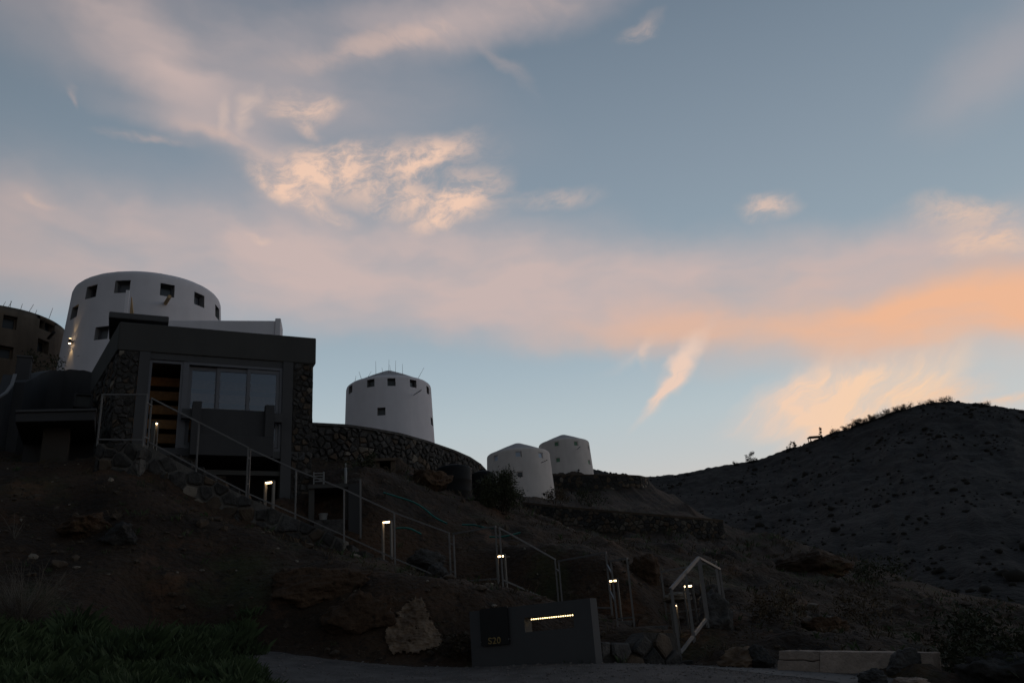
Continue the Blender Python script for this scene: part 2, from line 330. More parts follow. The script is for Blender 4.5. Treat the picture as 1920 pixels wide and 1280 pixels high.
# ------------------------------------------------------------------ terrain
CT = []
_hc, _hu = P(225, 603, 20), Vector((math.sin(R(64.96)), math.cos(R(64.96)), 0))
def hw0(a, b): return Vector((_hc.x + _hu.x * a - _hu.y * b, _hc.y + _hu.y * a + _hu.x * b, 0))
def g(*a): CT.append(P(*a[:3]))
def gw(*a): CT.append(Vector(a))
for a in [  # road
        (390, 1213, 15.5), (450, 1235, 14.5), (510, 1280, 12.8), (560, 1229, 15.2), (700, 1246, 15), (884, 1253, 14.9), (1000, 1246, 14.3), (1112, 1243, 13.7), (1200, 1246, 14.2), (1275, 1248, 14.7),
        (1440, 1253, 14), (960, 1280, 12.5), (1250, 1280, 12), (1600, 1280, 11.5), (1700, 1268, 12.6), (300, 1230, 14.5),
        # bank above the road
        (400, 1175, 15.9), (560, 1185, 15.8), (640, 1190, 15.7), (700, 1190, 15.6), (780, 1190, 15.55), (870, 1190, 15.7), (560, 1120, 16.1), (640, 1095, 16.3), (720, 1115, 16.0), (820, 1115, 16.2),
        (880, 1130, 16.6), (960, 1130, 16.9), (1060, 1140, 17.0), (480, 1100, 16.2), (600, 1065, 17.2), (700, 1085, 17.4), (780, 1095, 18.0),
        # hillside left of the bank
        (0, 865, 19.0), (80, 868, 19.2), (150, 866, 19.0), (60, 930, 17.8), (200, 935, 17.6), (320, 965, 17.6), (100, 1010, 16.7), (300, 1045, 16.4), (440, 1000, 17.6), (520, 1030, 17.5),
        (0, 1010, 16.3), (0, 1120, 14.3), (150, 1120, 14.8), (300, 1120, 15.2), (400, 1120, 15.7), (0, 1200, 12.6), (150, 1210, 13), (300, 1200, 13.8), (100, 1275, 10.5), (300, 1275, 11.5),
        (700, 1050, 19.0),
        # behind the stairs
        (520, 935, 21.2), (600, 1000, 21.0), (655, 1012, 20.9), (700, 905, 23), (640, 880, 25.6), (760, 935, 23), (830, 985, 22.4), (700, 1000, 21.2), (900, 965, 25), (790, 905, 26.5), (716, 893, 25.6), (716, 891, 26.6), (690, 893, 26.2), (745, 892, 26.6),
        (770, 890, 27.6), (830, 908, 28.5), (900, 935, 30), (960, 960, 33), (860, 1030, 21.5), (950, 1020, 23), (1000, 1060, 20.3), (1100, 1060, 19.8), (1180, 1090, 19.3),
        # right-hand slope and its skyline
        (1080, 1010, 30), (1000, 1012, 38), (990, 1000, 47), (1000, 1000, 45.5), (1060, 1004, 45), (1100, 1008, 44), (1200, 1012, 44), (1280, 1016, 44), (1340, 1020, 45), (1215, 932, 85), (1170, 934, 85), (1130, 936, 85), (1085, 938, 85), (1045, 938, 85), (1050, 950, 72), (1150, 958, 55), (1040, 950, 60), (1270, 972, 55), (1280, 945, 75), (1350, 980, 60),
        (1500, 1022, 48), (1700, 1095, 42), (1920, 1162, 36), (1400, 1060, 33), (1600, 1110, 29), (1800, 1165, 25), (1900, 1230, 18), (1450, 1150, 21), (1700, 1205, 17.5), (1350, 1110, 21),
        (1250, 1040, 27), (1560, 1205, 16), (1330, 1170, 18.3), (1400, 1225, 15.5), (1800, 1235, 14.5), (1280, 1200, 17.3)]: g(*a)
for k, (b, t) in RAIL.items():
    if k in ('A0', 'A1', 'B0', 'B1', 'B2', 'C0', 'C1', 'C2'):
        gw(b.x, b.y + .45, b.z - .2); dr = {'A0': .75, 'A1': .8, 'B0': .8, 'B1': .75, 'B2': .65, 'C0': .65, 'C1': .5, 'C2': .35}[k]; gw(b.x, b.y - .10, b.z - dr); gw(b.x, b.y - .5, b.z - dr - .15)
    else: gw(b.x, b.y, b.z - .10)
for p in STAIR: gw(p.x, p.y, p.z - .32)
for a in [(0, 0, 0), (-3, 5, .75), (0, 7, .66), (4, 7, .4), (0, -8, -.9), (-9, 8, 1.4), (9, 8, 0), (-12, 3, 1.0), (12, 0, -1), (-25, 5, 4), (-20, 14, 5.5), (-26, 20, 9), (-18, 19, 7.4),
          # ground behind the house and the curved wall
          (-9, 22.8, 5.2), *[(*hw0(a, .5)[:2], 5.0) for a in (2.2, 3.0, 3.9)], *[(*hw0(a, 1.5)[:2], 4.8) for a in (1.4, 2.6, 3.9)], (-5.6, 22.6, 6.0), (-13.5, 25.5, 9.6), (-8.5, 27, 9.0), (-11, 26, 9.0), (-6.7, 29.2, 9.0), (-4.6, 31, 9.0), (-3, 33.3, 9.0), (-2.2, 37, 9.2), (-6, 40, 9.8), (-15.6, 33.6, 13.0), (-13, 31, 11.4), (-20, 30, 12.5),
          (-24, 36, 14.6), (-9.2, 57, 14.3), (-.2, 79, 16.2), (-4, 66, 13.5), (5, 99, 22), (-30, 60, 19), (-40, 100, 27), (14, 96, 20.5), (-30, 160, 25), (0, 140, 22),
          # beyond the right skyline the ground drops into a valley
          (20, 80, 11), (22, 65, 4), (28, 62, 1), (34, 55, -2), (40, 42, -3), (40, 90, -4), (60, 60, -8), (40, 25, -2), (45, 5, -4), (26, 12, -.5), (18, 6, -.3), (25, 130, 4), (70, 130, -10), (90, 20, -10), (0, -40, -6), (-50, -20, 3), (-50, 40, 18), (50, -40, -10)]: gw(*a)
cx = np.array([(p.x, p.y) for p in CT]); cz = np.array([p.z for p in CT])
def phi(r2): return -np.sqrt(r2 + .20)
RC = np.array([(p.x, p.y, p.z) for p in CT[:16]] + [(0, 0, 0), (-3, 5, .75), (0, 7, .66), (4, 7, .4), (0, -8, -.9), (-9, 8, 1.4), (9, 8, 0), (-12, 3, 1.0), (12, 0, -1)])
def rbf_fit(xy, z, ridge, phi_):
    n = len(xy); A = np.zeros((n + 3, n + 3)); A[:n, :n] = phi_(((xy[:, None] - xy[None]) ** 2).sum(-1)) + np.eye(n) * ridge
    A[:n, n] = 1; A[:n, n + 1:] = xy; A[n, :n] = 1; A[n + 1:, :n] = xy.T
    return np.linalg.solve(A, np.concatenate([z, [0, 0, 0]]))
phi_r = lambda r2: -np.sqrt(r2 + 1.0)
rsol = rbf_fit(RC[:, :2], RC[:, 2], .12, phi_r)
def Hroad(q): return phi_r(((q[:, None] - RC[None, :, :2]) ** 2).sum(-1)) @ rsol[:len(RC)] + rsol[len(RC)] + q @ rsol[len(RC) + 1:]
nC = len(cx)
Amat = np.zeros((nC + 3, nC + 3))
d2 = ((cx[:, None] - cx[None]) ** 2).sum(-1)
Amat[:nC, :nC] = phi(d2) + np.eye(nC) * .02
Amat[:nC, nC] = 1; Amat[:nC, nC + 1:] = cx; Amat[nC, :nC] = 1; Amat[nC + 1:, :nC] = cx.T
sol = np.linalg.solve(Amat, np.concatenate([cz, [0, 0, 0]]))
def Hn(pts):
    out = np.empty(len(pts))
    for i in range(0, len(pts), 20000):
        q = pts[i:i + 20000]
        out[i:i + 20000] = phi(((q[:, None] - cx[None]) ** 2).sum(-1)) @ sol[:nC] + sol[nC] + q @ sol[nC + 1:]
    return out
# far edge of the road
RE = [P(*a) for a in ((250, 1208, 15.6), (390, 1213, 15.5), (480, 1221, 15.35), (560, 1229, 15.2), (640, 1238, 15.1), (700, 1246, 15), (800, 1251, 14.95), (884, 1253, 14.9), (1000, 1247, 14.3), (1112, 1243, 13.7), (1200, 1246, 14.2),
                      (1275, 1248, 14.7), (1340, 1250, 14.4), (1440, 1253, 14.0), (1530, 1260, 13.2), (1640, 1272, 12.3), (1760, 1290, 11.3))]
rex = [p.x for p in RE]; rey = [p.y for p in RE]
def road_edge(x):
    return float(np.interp(x, [-30, -10] + rex + [8, 14, 40], [9, 14.6] + rey + [9.5, 7, 4]))
SEG = [(RAIL[a][0], RAIL[b][0]) for a, b in (('A0', 'A1'), ('B0', 'B2'), ('C0', 'C4'), ('D0', 'D1'), ('E0', 'E1'), ('F0', 'F1'), ('I0', 'I1'))] + list(zip(STAIR[:-1], STAIR[1:]))
SA = np.array([(a.x, a.y) for a, b in SEG]); SB = np.array([(b.x, b.y) for a, b in SEG])
def smooth01(t): t = np.clip(t, 0, 1); return t * t * (3 - 2 * t)
def keepout(pts):
    """1 on open hillside, 0 beside stairs, house and road"""
    k = np.ones(len(pts))
    for a, b in zip(SA, SB):
        ab = b - a; t = np.clip(((pts - a) @ ab) / (ab @ ab), 0, 1)
        d = np.linalg.norm(pts - a - t[:, None] * ab, axis=1); k = np.minimum(k, smooth01((d - .35) / 1.2))
    re = np.interp(pts[:, 0], [-30, -10] + rex + [8, 14, 40], [9, 14.6] + rey + [9.5, 7, 4])
    k = np.minimum(k, smooth01((pts[:, 1] - re - .02) / .7))
    return k
def terrain_z(pts):
    z = Hn(pts); k = keepout(pts)
    re = np.interp(pts[:, 0], [-30, -10] + rex + [8, 14, 40], [9, 14.6] + rey + [9.5, 7, 4])
    near = (np.abs(pts[:, 0]) < 16) & (pts[:, 1] < 18) & (pts[:, 1] > -12)
    zr = z.copy(); zr[near] = Hroad(pts[near])
    side = smooth01((pts[:, 0] + 7.6) / 1.6) * (1 - smooth01((pts[:, 0] - 7) / 3))
    z = z + (zr - z) * (1 - smooth01((pts[:, 1] - re) / .55)) * side
    far = np.clip(np.hypot(pts[:, 0], pts[:, 1]) / 30, .8, 1.5)
    nz = np.array([(mnoise.hetero_terrain(Vector((x * .55, y * .55, 1.7)), .85, 2.1, 6, .7) - .9) * .20 + mnoise.ridged_multi_fractal(Vector((x * .9, y * .5, 5.1)), 1., 2.1, 4, 1., 2.) * .10 - .10 + (mnoise.ridged_multi_fractal(Vector((x * 2.3, y * 1.6, 9.3)), 1., 2.1, 3, 1., 2.) - 1.0) * .055 + mnoise.noise(Vector((x * 5.1, y * 5.1, 2.2))) * .035 for x, y in pts])
    return z + nz * k * far
def axis(a, b, st, lo, hi, gr=1.16):
    ax = list(np.arange(a, b, st)); s = st; x = a
    while x > lo: s *= gr; x -= s; ax.insert(0, x)
    s = st; x = ax[-1]
    while x < hi: s *= gr; x += s; ax.append(x)
    return np.array(ax)
gx = axis(-15, 14, .125, -700, 700); gy = axis(9.5, 31, .125, -250, 900)
GX, GY = np.meshgrid(gx, gy, indexing='ij')
pts = np.stack([GX.ravel(), GY.ravel()], 1)
gz = terrain_z(pts)
rfar = np.hypot(pts[:, 0], pts[:, 1]); tf = smooth01((rfar - 110) / 130)
gz = gz * (1 - tf) + tf * (-12)
nx, ny = len(gx), len(gy)
ii, jj = np.meshgrid(np.arange(nx - 1), np.arange(ny - 1), indexing='ij'); a = (ii * ny + jj).ravel()
faces = np.stack([a, a + ny, a + ny + 1, a + 1], 1)
def grid_mesh(name, v, f, material, smooth=True):
    me = bpy.data.meshes.new(name)
    me.vertices.add(len(v)); me.vertices.foreach_set('co', np.asarray(v, dtype=np.float32).ravel())
    f = np.asarray(f); k = f.shape[1]
    me.loops.add(f.size); me.loops.foreach_set('vertex_index', f.ravel().astype(np.int32))
    me.polygons.add(len(f)); me.polygons.foreach_set('loop_start', np.arange(0, f.size, k, dtype=np.int32))
    me.update(calc_edges=True); me.validate()
    if smooth: me.polygons.foreach_set('use_smooth', [True] * len(me.polygons))
    me.materials.append(M[material]); o = bpy.data.objects.new(name, me); col.objects.link(o); WM[o] = Matrix.Identity(4)
    return o
ground = struct(grid_mesh('hillside', np.column_stack([pts, gz]), faces, 'soil'))
GZ = gz.reshape(nx, ny)
def H(x, y):
    i = min(max(int(np.searchsorted(gx, x)) - 1, 0), nx - 2); j = min(max(int(np.searchsorted(gy, y)) - 1, 0), ny - 2)
    u = (x - gx[i]) / (gx[i + 1] - gx[i]); v = (y - gy[j]) / (gy[j + 1] - gy[j])
    return float(GZ[i, j] * (1 - u) * (1 - v) + GZ[i + 1, j] * u * (1 - v) + GZ[i, j + 1] * (1 - u) * v + GZ[i + 1, j + 1] * u * v)
# road sheet, draped over the hillside
def sheet(name, xs, y0f, y1f, material, lift, nyv=60):
    v = []; f = []
    for i, x in enumerate(xs):
        y0, y1 = y0f(x), y1f(x)
        for j in range(nyv + 1):
            y = y0 + (y1 - y0) * (j / nyv); v.append((x, y, H(x, y) + lift))
    for i in range(len(xs) - 1):
        for j in range(nyv): q = i * (nyv + 1) + j; f.append((q, q + nyv + 1, q + nyv + 2, q + 1))
    return struct(grid_mesh(name, np.array(v), np.array(f), material))
sheet('road', np.arange(-5.75, 9, .06), lambda x: -6, lambda x: road_edge(x) + .10 * fbm(x * 2.2, 3) + .03 * fbm(x * 9, 1), 'gravel', .018, 150)
# pale worn concrete strip along the right end of the road
A1, A2 = P(1300, 1252, 14.2), P(1615, 1278, 12.0)
sheet('concrete_apron', np.arange(A1.x, A2.x, .05), lambda x: np.interp(x, [A1.x, A2.x], [13.9, 10.6]) + .10 * fbm(x * 3, 9), lambda x: np.interp(x, [A1.x, A1.x + .9, A2.x], [14.2, 13.75, 12.35]) + .06 * fbm(x * 3, 4), 'apron', .024, 40)

# ------------------------------------------------------------------ far hill
ridge = [(900, 905), (1010, 885), (1110, 880), (1160, 889), (1215, 894), (1290, 886), (1350, 873), (1410, 864), (1480, 842), (1540, 820), (1600, 799), (1680, 770), (1735, 757), (1765, 752), (1800, 754), (1850, 759), (1920, 768),
         (2050, 790), (2250, 850), (2500, 960), (2800, 1080), (3200, 1170)]
ra = []
for p in ridge: q = PD(*p, 400); ra.append((math.degrees(math.atan2(q.x, q.y)), q.z))
ra.sort()
azs = np.arange(-6, 78, .09); T = np.linspace(0, 1, 110) ** 1.25
hv = []
for az_ in azs:
    zr = float(np.interp(az_, [q[0] for q in ra], [q[1] for q in ra]))
    for t in T:
        D = 400 - 290 * t
        x, y = D * math.sin(R(az_)), D * math.cos(R(az_))
        z = -14 + (zr + 14) * (1 - t) ** .92 * (1 - .10 * math.sin(math.pi * t))
        n = (fbm(x * .022, y * .022, 3, 6) * 2.2 + abs(fbm(az_ * .35, t * 2, 8, 4)) * -3.0) * smooth01(t / .12) * (1 - t * .6)
        step = math.sin(z * 1.3 + fbm(x * .02, y * .02, 1, 3) * 3) * .12          # old field terraces
        hv.append((x, y, z + n + step + fbm(x * .25, y * .25, 2, 3) * .7))
    for t in (.15, 1.0):
        D = 400 + 260 * t; hv.append((D * math.sin(R(az_)), D * math.cos(R(az_)), zr * (1 - t) - 14 * t - 3))
nt_ = len(T) + 2; hf = []
order = list(range(len(T))) + [len(T), len(T) + 1]
for i in range(len(azs) - 1):
    for j in range(len(T) - 1): q = i * nt_ + j; hf.append((q, q + 1, q + nt_ + 1, q + nt_))
    q = i * nt_; hf.append((q + len(T), q, q + nt_, q + nt_ + len(T))); hf.append((q + len(T) + 1, q + len(T), q + nt_ + len(T), q + nt_ + len(T) + 1))
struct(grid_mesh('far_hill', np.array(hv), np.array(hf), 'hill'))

HV = hv; hrnd = random.Random(12)
# ------------------------------------------------------------------ stone masonry
def clip(poly, a, b, c):     # keep a*x+b*y<=c
    out = []
    for i in range(len(poly)):
        p, q = poly[i], poly[(i + 1) % len(poly)]; dp = a * p[0] + b * p[1] - c; dq = a * q[0] + b * q[1] - c
        if dp <= 0: out.append(p)
        if dp * dq < 0: t = dp / (dp - dq); out.append((p[0] + (q[0] - p[0]) * t, p[1] + (q[1] - p[1]) * t))
    return out
def rubble(L, lo, hi, sx, sz, seed, jit=.42, joint=.018, keep=None):
    """irregular coursed rubble: list of convex polygons in (s, z)"""
    rnd = random.Random(seed); z0 = min(lo(L * i / 20) for i in range(21)); z1 = max(hi(L * i / 20) for i in range(21))
    cols, rows = int(L / sx) + 2, int((z1 - z0) / sz) + 2; pt = {}
    for i in range(-1, cols + 1):
        for j in range(-1, rows + 1):
            pt[i, j] = (sx * (i + .5 + (j % 2) * .5 + rnd.uniform(-jit, jit)), z0 + sz * (j + .5 + rnd.uniform(-jit, jit)))
    out = []
    for (i, j), p in pt.items():
        if not (-.1 * sx < p[0] < L + .1 * sx): continue
        if not (lo(min(max(p[0], 0), L)) - .1 * sz < p[1] < hi(min(max(p[0], 0), L)) + .1 * sz): continue
        poly = [(p[0] - 2 * sx, p[1] - 2 * sz), (p[0] + 2 * sx, p[1] - 2 * sz), (p[0] + 2 * sx, p[1] + 2 * sz), (p[0] - 2 * sx, p[1] + 2 * sz)]
        for di in range(-2, 3):
            for dj in range(-2, 3):
                q = pt.get((i + di, j + dj))
                if q is None or q == p: continue
                nx_, nz_ = q[0] - p[0], q[1] - p[1]; l = math.hypot(nx_, nz_) or 1e-6
                poly = clip(poly, nx_ / l, nz_ / l, ((p[0] + q[0]) / 2 * nx_ + (p[1] + q[1]) / 2 * nz_) / l - joint * rnd.uniform(.5, 1.3))
                if len(poly) < 3: break
            if len(poly) < 3: break
        poly = clip(clip(poly, 1, 0, L), -1, 0, 0) if len(poly) > 2 else []
        if len(poly) < 3: continue
        xa, xb = min(q[0] for q in poly), max(q[0] for q in poly); xm = (xa + xb) / 2
        e = .02; sl = (hi(min(L, xm + e)) - hi(max(0, xm - e))) / (min(L, xm + e) - max(0, xm - e)); poly = clip(poly, -sl, 1, hi(xm) - sl * xm)
        if len(poly) > 2:
            sl = (lo(min(L, xm + e)) - lo(max(0, xm - e))) / (min(L, xm + e) - max(0, xm - e)); poly = clip(poly, sl, -1, -(lo(xm) - sl * xm))
        if len(poly) < 3 or (keep and not keep(p)): continue
        A_ = abs(sum(poly[k][0] * poly[(k + 1) % len(poly)][1] - poly[(k + 1) % len(poly)][0] * poly[k][1] for k in range(len(poly)))) / 2
        if A_ > sx * sz * .12: out.append(poly)
    return out
def stone_mb(mb, poly, fmap, bulge, rnd, sink=.03):
    # drop very short edges
    q = [p for i, p in enumerate(poly) if math.hypot(p[0] - poly[i - 1][0], p[1] - poly[i - 1][1]) > .012]
    if len(q) < 3: q = poly
    n = len(q); c = (sum(p[0] for p in q) / n, sum(p[1] for p in q) / n)
    h = bulge * rnd.uniform(.45, 1.25); tx, tz = rnd.uniform(-.25, .25), rnd.uniform(-.25, .25)
    v = []
    for k, d in ((1, -sink), (.97, h * .55), (.74, h)):
        for p in q:
            x, z = c[0] + (p[0] - c[0]) * k, c[1] + (p[1] - c[1]) * k
            v.append(fmap(x, z, d + (0 if d < 0 else (tx * (x - c[0]) + tz * (z - c[1])))))
    f = []
    for r in range(2): f += [(r * n + i, r * n + (i + 1) % n, (r + 1) * n + (i + 1) % n, (r + 1) * n + i) for i in range(n)]
    f.append(tuple(2 * n + i for i in range(n)))
    return mb.add(v, f)
def line_map(A, B, flip=1):
    A, B = Vector((A.x, A.y, 0)), Vector((B.x, B.y, 0)); d = (B - A).normalized(); nrm = Vector((d.y, -d.x, 0)) * flip
    return lambda s, z, o: A + d * s + nrm * o + Vector((0, 0, z)), (B - A).length
def poly_map(PL, flip=1):
    PL = [Vector((p.x, p.y, 0)) for p in PL]; cum = [0]
    for a, b in zip(PL[:-1], PL[1:]): cum.append(cum[-1] + (b - a).length)
    T_ = []
    for i in range(len(PL)):
        d = (PL[min(i + 1, len(PL) - 1)] - PL[max(i - 1, 0)]).normalized(); T_.append(Vector((d.y, -d.x, 0)) * flip)
    def fm(s, z, o):
        i = max(0, min(len(PL) - 2, int(np.searchsorted(cum, s)) - 1)); t = (s - cum[i]) / (cum[i + 1] - cum[i])
        return PL[i].lerp(PL[i + 1], t) + T_[i].lerp(T_[i + 1], t).normalized() * o + Vector((0, 0, z))
    return fm, cum[-1]
def wall_body(mb, fm, L, lo, hi, thick, n=24):
    k = len(mb.v); v = []; f = []
    for i in range(n + 1):
        s = L * i / n
        v += [fm(s, lo(s), -.012), fm(s, hi(s), -.012), fm(s, hi(s), -thick), fm(s, lo(s), -thick)]
    for i in range(n):
        for j in range(4): a_, b_ = i * 4 + j, i * 4 + (j + 1) % 4; f.append((a_, a_ + 4, b_ + 4, b_))
    f += [(0, 1, 2, 3), (n * 4 + 3, n * 4 + 2, n * 4 + 1, n * 4)]
    return mb.add(v, f)
def lay(parent, polys, fm, bulge, seed, mats=('stone', 'stone2', 'stone3'), name='stone', wts=(9, 2, .25), cap=300):
    rnd = random.Random(seed); polys = sorted(polys, key=lambda p: -abs(sum(p[k][0] * p[(k + 1) % len(p)][1] - p[(k + 1) % len(p)][0] * p[k][1] for k in range(len(p)))))
    for p in polys[:cap]:
        stone_mb(MB(), p, fm, bulge, rnd).build(name, rnd.choices(mats, wts)[0], parent)
    if len(polys) > cap:
        mb = MB()
        for p in polys[cap:]: stone_mb(mb, p, fm, bulge, rnd)
        mb.build(name, mats[0], parent)['kind'] = 'stuff'
def lay_stuff(parent, polys, fm, bulge, seed, mats, wts):
    rnd = random.Random(seed); mbs = {k: MB() for k in mats}
    for p in polys: stone_mb(mbs[rnd.choices(mats, wts)[0]], p, fm, bulge, rnd)
    for k, mb in mbs.items():
        if mb.v: mb.build('stonework', k, parent)['kind'] = 'stuff'

# ------------------------------------------------------------------ windmill towers
def tower(name, label, cat_mat, L, Rr, D, rim_z, base_z, apex_h, wins, flare=1.0, pane='darkpane', wsize=.56, extra=None, group=None):
    a0, _ = azel(*L); a1, _ = azel(*Rr); az_ = R((a0 + a1) / 2); rad = D * math.sin(R((a1 - a0) / 2))
    cx_, cy_ = D * math.sin(az_), D * math.cos(az_)
    t = thing(name, label, 'tower', (cx_, cy_, base_z), group)
    Ht = rim_z - base_z; kr = flare / Ht                       # radius grows downward
    def rad_at(z): return rad + (rim_z - z) * flare * .055
    face = math.atan2(-cy_, -cx_)                              # towards the photographer
    W = []
    for (px, py, sz) in wins:
        if isinstance(px, str): th, z = face + R(float(px)), py
        else:
            d = ray(px, py); o = EYE; best = None
            for k in range(400):
                r_ = D - rad * 1.2 + k * rad * 1.3 / 400; q = o + d * (r_ / math.hypot(d.x, d.y))
                if math.hypot(q.x - cx_, q.y - cy_) <= rad_at(q.z): best = q; break
            if best is None: continue
            th, z = math.atan2(best.y - cy_, best.x - cx_), best.z
        W.append(((th - face + math.pi) % (2 * math.pi) - math.pi, z, sz or wsize))
    ths = [-math.pi + 2 * math.pi * i / 96 for i in range(96)]; zs = [base_z + Ht * i / 14 for i in range(14)] + [rim_z - .18]
    for th, z, s in W:
        h = s / 2 / rad_at(z); ths = [q for q in ths if not (th - h * 1.35 < q < th + h * 1.35)] + [th - h, th + h]
        zs += [z - s / 2, z + s / 2]
    ths = sorted(set(round(q, 5) for q in ths)); zs = sorted(set(round(q, 4) for q in zs))
    mb = MB(); n = len(ths)
    def pt(th, z, r=None):
        r = rad_at(z) if r is None else r
        return Vector((cx_ + r * math.cos(face + th), cy_ + r * math.sin(face + th), z))
    v = [pt(th, z) for z in zs for th in ths]; f = []
    for j in range(len(zs) - 1):
        zm = (zs[j] + zs[j + 1]) / 2
        for i in range(n):
            tm = ths[i] + (((ths[(i + 1) % n] - ths[i]) + 2 * math.pi) % (2 * math.pi)) / 2
            if any(abs(tm - th) < s / 2 / rad_at(z) and abs(zm - z) < s / 2 for th, z, s in W): continue
            f.append((j * n + i, j * n + (i + 1) % n, (j + 1) * n + (i + 1) % n, (j + 1) * n + i))
    # rounded shoulder and low conical cap
    prof = [(rad - .03, rim_z - .06), (rad - .10, rim_z), (rad - .25, rim_z + .045), (rad * .5, rim_z + apex_h * .52), (rad * .12, rim_z + apex_h * .92)]
    for r_, z_ in prof:
        k = len(v); v += [pt(th, z_, r_) for th in ths]; f += [(k - n + i, k - n + (i + 1) % n, k + (i + 1) % n, k + i) for i in range(n)]
    v.append(Vector((cx_, cy_, rim_z + apex_h))); k = len(v) - 1; f += [(k - n + i, k - n + (i + 1) % n, k) for i in range(n)]
    k0 = (len(zs) + 2) * n; cap = MB().add(v[k0 - n:], [tuple(i - k0 + n for i in q) for q in f if min(q) >= k0 - n]); mb.add(v[:k0], [q for q in f if max(q) < k0]); body = mb.build('wall', cat_mat, t, True)
    cap.build('roof', 'brown' if cat_mat == 'brown' else 'roofgrey', t, True)
    body.data.polygons.foreach_set('use_smooth', [True] * len(body.data.polygons))
    for th, z, s in W:                                          # a recessed window: reveal, frame and pane
        h = s / 2 / rad_at(z); dep = .26 if D < 70 else .09
        def q(a_, b_, dd): return pt(th + h * a_, z + s / 2 * b_, (rad_at(z + s / 2 * b_) - dd))
        wn_ = MB(); c4 = [(-1, -1), (1, -1), (1, 1), (-1, 1)]
        wn_.add([q(*c, 0) for c in c4] + [q(*c, dep) for c in c4], [(i, (i + 1) % 4, 4 + (i + 1) % 4, 4 + i) for i in range(4)])
        wo_ = wn_.build('window', 'brown' if cat_mat == 'brown' else ('reveal' if D < 70 else cat_mat), t)
        fr = MB(); c5 = [(-.8, -.8), (.8, -.8), (.8, .8), (-.8, .8)]
        fr.add([q(*c, dep - .03) for c in c4] + [q(*c, dep - .03) for c in c5] + [q(*c, dep + .02) for c in c5], [(i, (i + 1) % 4, 4 + (i + 1) % 4, 4 + i) for i in range(4)] + [(4 + i, 4 + (i + 1) % 4, 8 + (i + 1) % 4, 8 + i) for i in range(4)])
        fr.build('frame', 'brown' if cat_mat == 'brown' else ('frame' if D < 70 else cat_mat), wo_)
        MB().add([q(*c, dep + .02) for c in c5], [(0, 1, 2, 3)]).build('pane', pane if isinstance(pane, str) else pane(th, z), wo_)
    return t, (cx_, cy_, rad, pt, face, rad_at)
SL = 34 / 37
t1, T1 = tower('windmill_tower', 'largest white round tower rising behind the dark house', 'white', (134, 560), (414, 568), 37, 17.35, 11.5, .35,
      [(171, 547, 0), (230, 537, 0), (314, 544, 0), (374, 562, 0), (408, 586, 0), (190, 624, 0), (139, 585, 0), ('180', 16.2, 0), ('130', 16.2, 0), ('-130', 16.2, 0)], 1.15, pane=lambda th, z: random.choice(['greypane', 'darkpane', 'greypane']))
t2, T2 = tower('windmill_tower', 'white round tower alone on the skyline behind the curved stone wall', 'white', (649, 725), (808, 727), 60, 21.0, 13.0, 1.35,
      [(657, 730, 0), (695, 718, 0), (734, 716, 0), (775, 719, 0), (803, 732, 0), (715, 771, 0), (810, 790, 0), ('180', 20.1, 0)], .55)
t3, T3 = tower('windmill_tower', 'small white tower with blue shutters behind the dark green shrub', 'white2', (913, 858), (1030, 846), 80, 20.2, 14.5, 1.15,
      [(929, 859, 0), (971, 851, 0), (1014, 853, 0), (975, 889, 0), ('180', 19.4, 0)], .9, pane=lambda th, z: 'bluepane' if z > 19 else 'darkpane')
t4, T4 = tower('windmill_tower', 'farthest white tower with green shutters above a stone wall', 'white2', (1010, 838), (1104, 826), 100, 25.75, 19.5, 1.15,
      [(1043, 832, 0), (1080, 831, 0), (1103, 838, 0), (1046, 862, 0), (1105, 866, 0), ('180', 25, 0)], .9, pane=lambda th, z: 'greenpane')
a_r = azel(130, 606)[0]; a_c = a_r - math.degrees(math.asin(3.05 / 42))
t0, T0 = tower('windmill_tower', 'unpainted brown cement tower at the left edge of the view', 'brown', (0, 0), (0, 0), 42, 18.0, 13.2, .5, [], 1) if False else (None, None)
def tower_az(az_deg, rad, D, *a, **k):
    """same builder for a tower partly outside the view, given by bearing and radius"""
    global azel
    old = azel; da = math.degrees(math.asin(rad / D)); seq = iter([(az_deg - da, 0), (az_deg + da, 0)])
    azel = lambda x, y: next(seq)
    try: return tower(a[0], a[1], a[2], (0, 0), (0, 0), D, *a[3:], **k)
    finally: azel = old
z0r = PD(40, 584, 42 - 3.05).z
t0, T0 = tower_az(a_c, 3.05, 42, 'windmill_tower', 'unpainted brown cement tower at the left edge of the view', 'brown', z0r, 13.0, .5,
      [(18, 604, .6), (94, 611, .6), (11, 660, .55), ('40', z0r - 1.2, .6), ('180', z0r - 1.2, .6)], 1.0, pane='black')
# stubs, pipes and roof spikes
def spikes(t, T_, zr, lst, thick=.016):
    cx_, cy_, rad, pt, face, ra_ = T_
    for th, dr, dxs, h in lst:
        p = pt(R(th), zr, rad - dr); MB().tube(p - Vector((0, 0, .15)), p + Vector((dxs, 0, h)), thick, 5, thick * .5).build('roof_spike', 'twig', t)
spikes(t0, T0, z0r + .12, [(-8, .5, -.25, .95), (-5, .5, .28, .85), (4, .4, .2, .35), (8, .4, .25, .4), (12, .4, .0, .5), (20, .4, .1, .45), (26, .4, .3, .5), (33, .35, .12, .35), (50, .4, .2, .75)])
spikes(t2, T2, 21.0 + .2, [(-60, .3, .1, .35), (-45, .4, -.2, .5), (-36, .5, .3, .4), (-22, .7, 0, 1.15), (-10, 1, -.1, .7), (0, 1.2, .05, 1.35), (6, 1.2, -.1, .95), (14, 1.1, .05, 1.25), (26, .8, 0, .95), (50, .4, .5, .7)])
def stub(t, T_, px, D, off, r, m_, name='beam_stub'):
    p = PD(*px, D); MB().tube(p, p + Vector(off), r, 8).build(name, m_, t)
p = PD(310, 573, 37 - T1[2] - .1); 
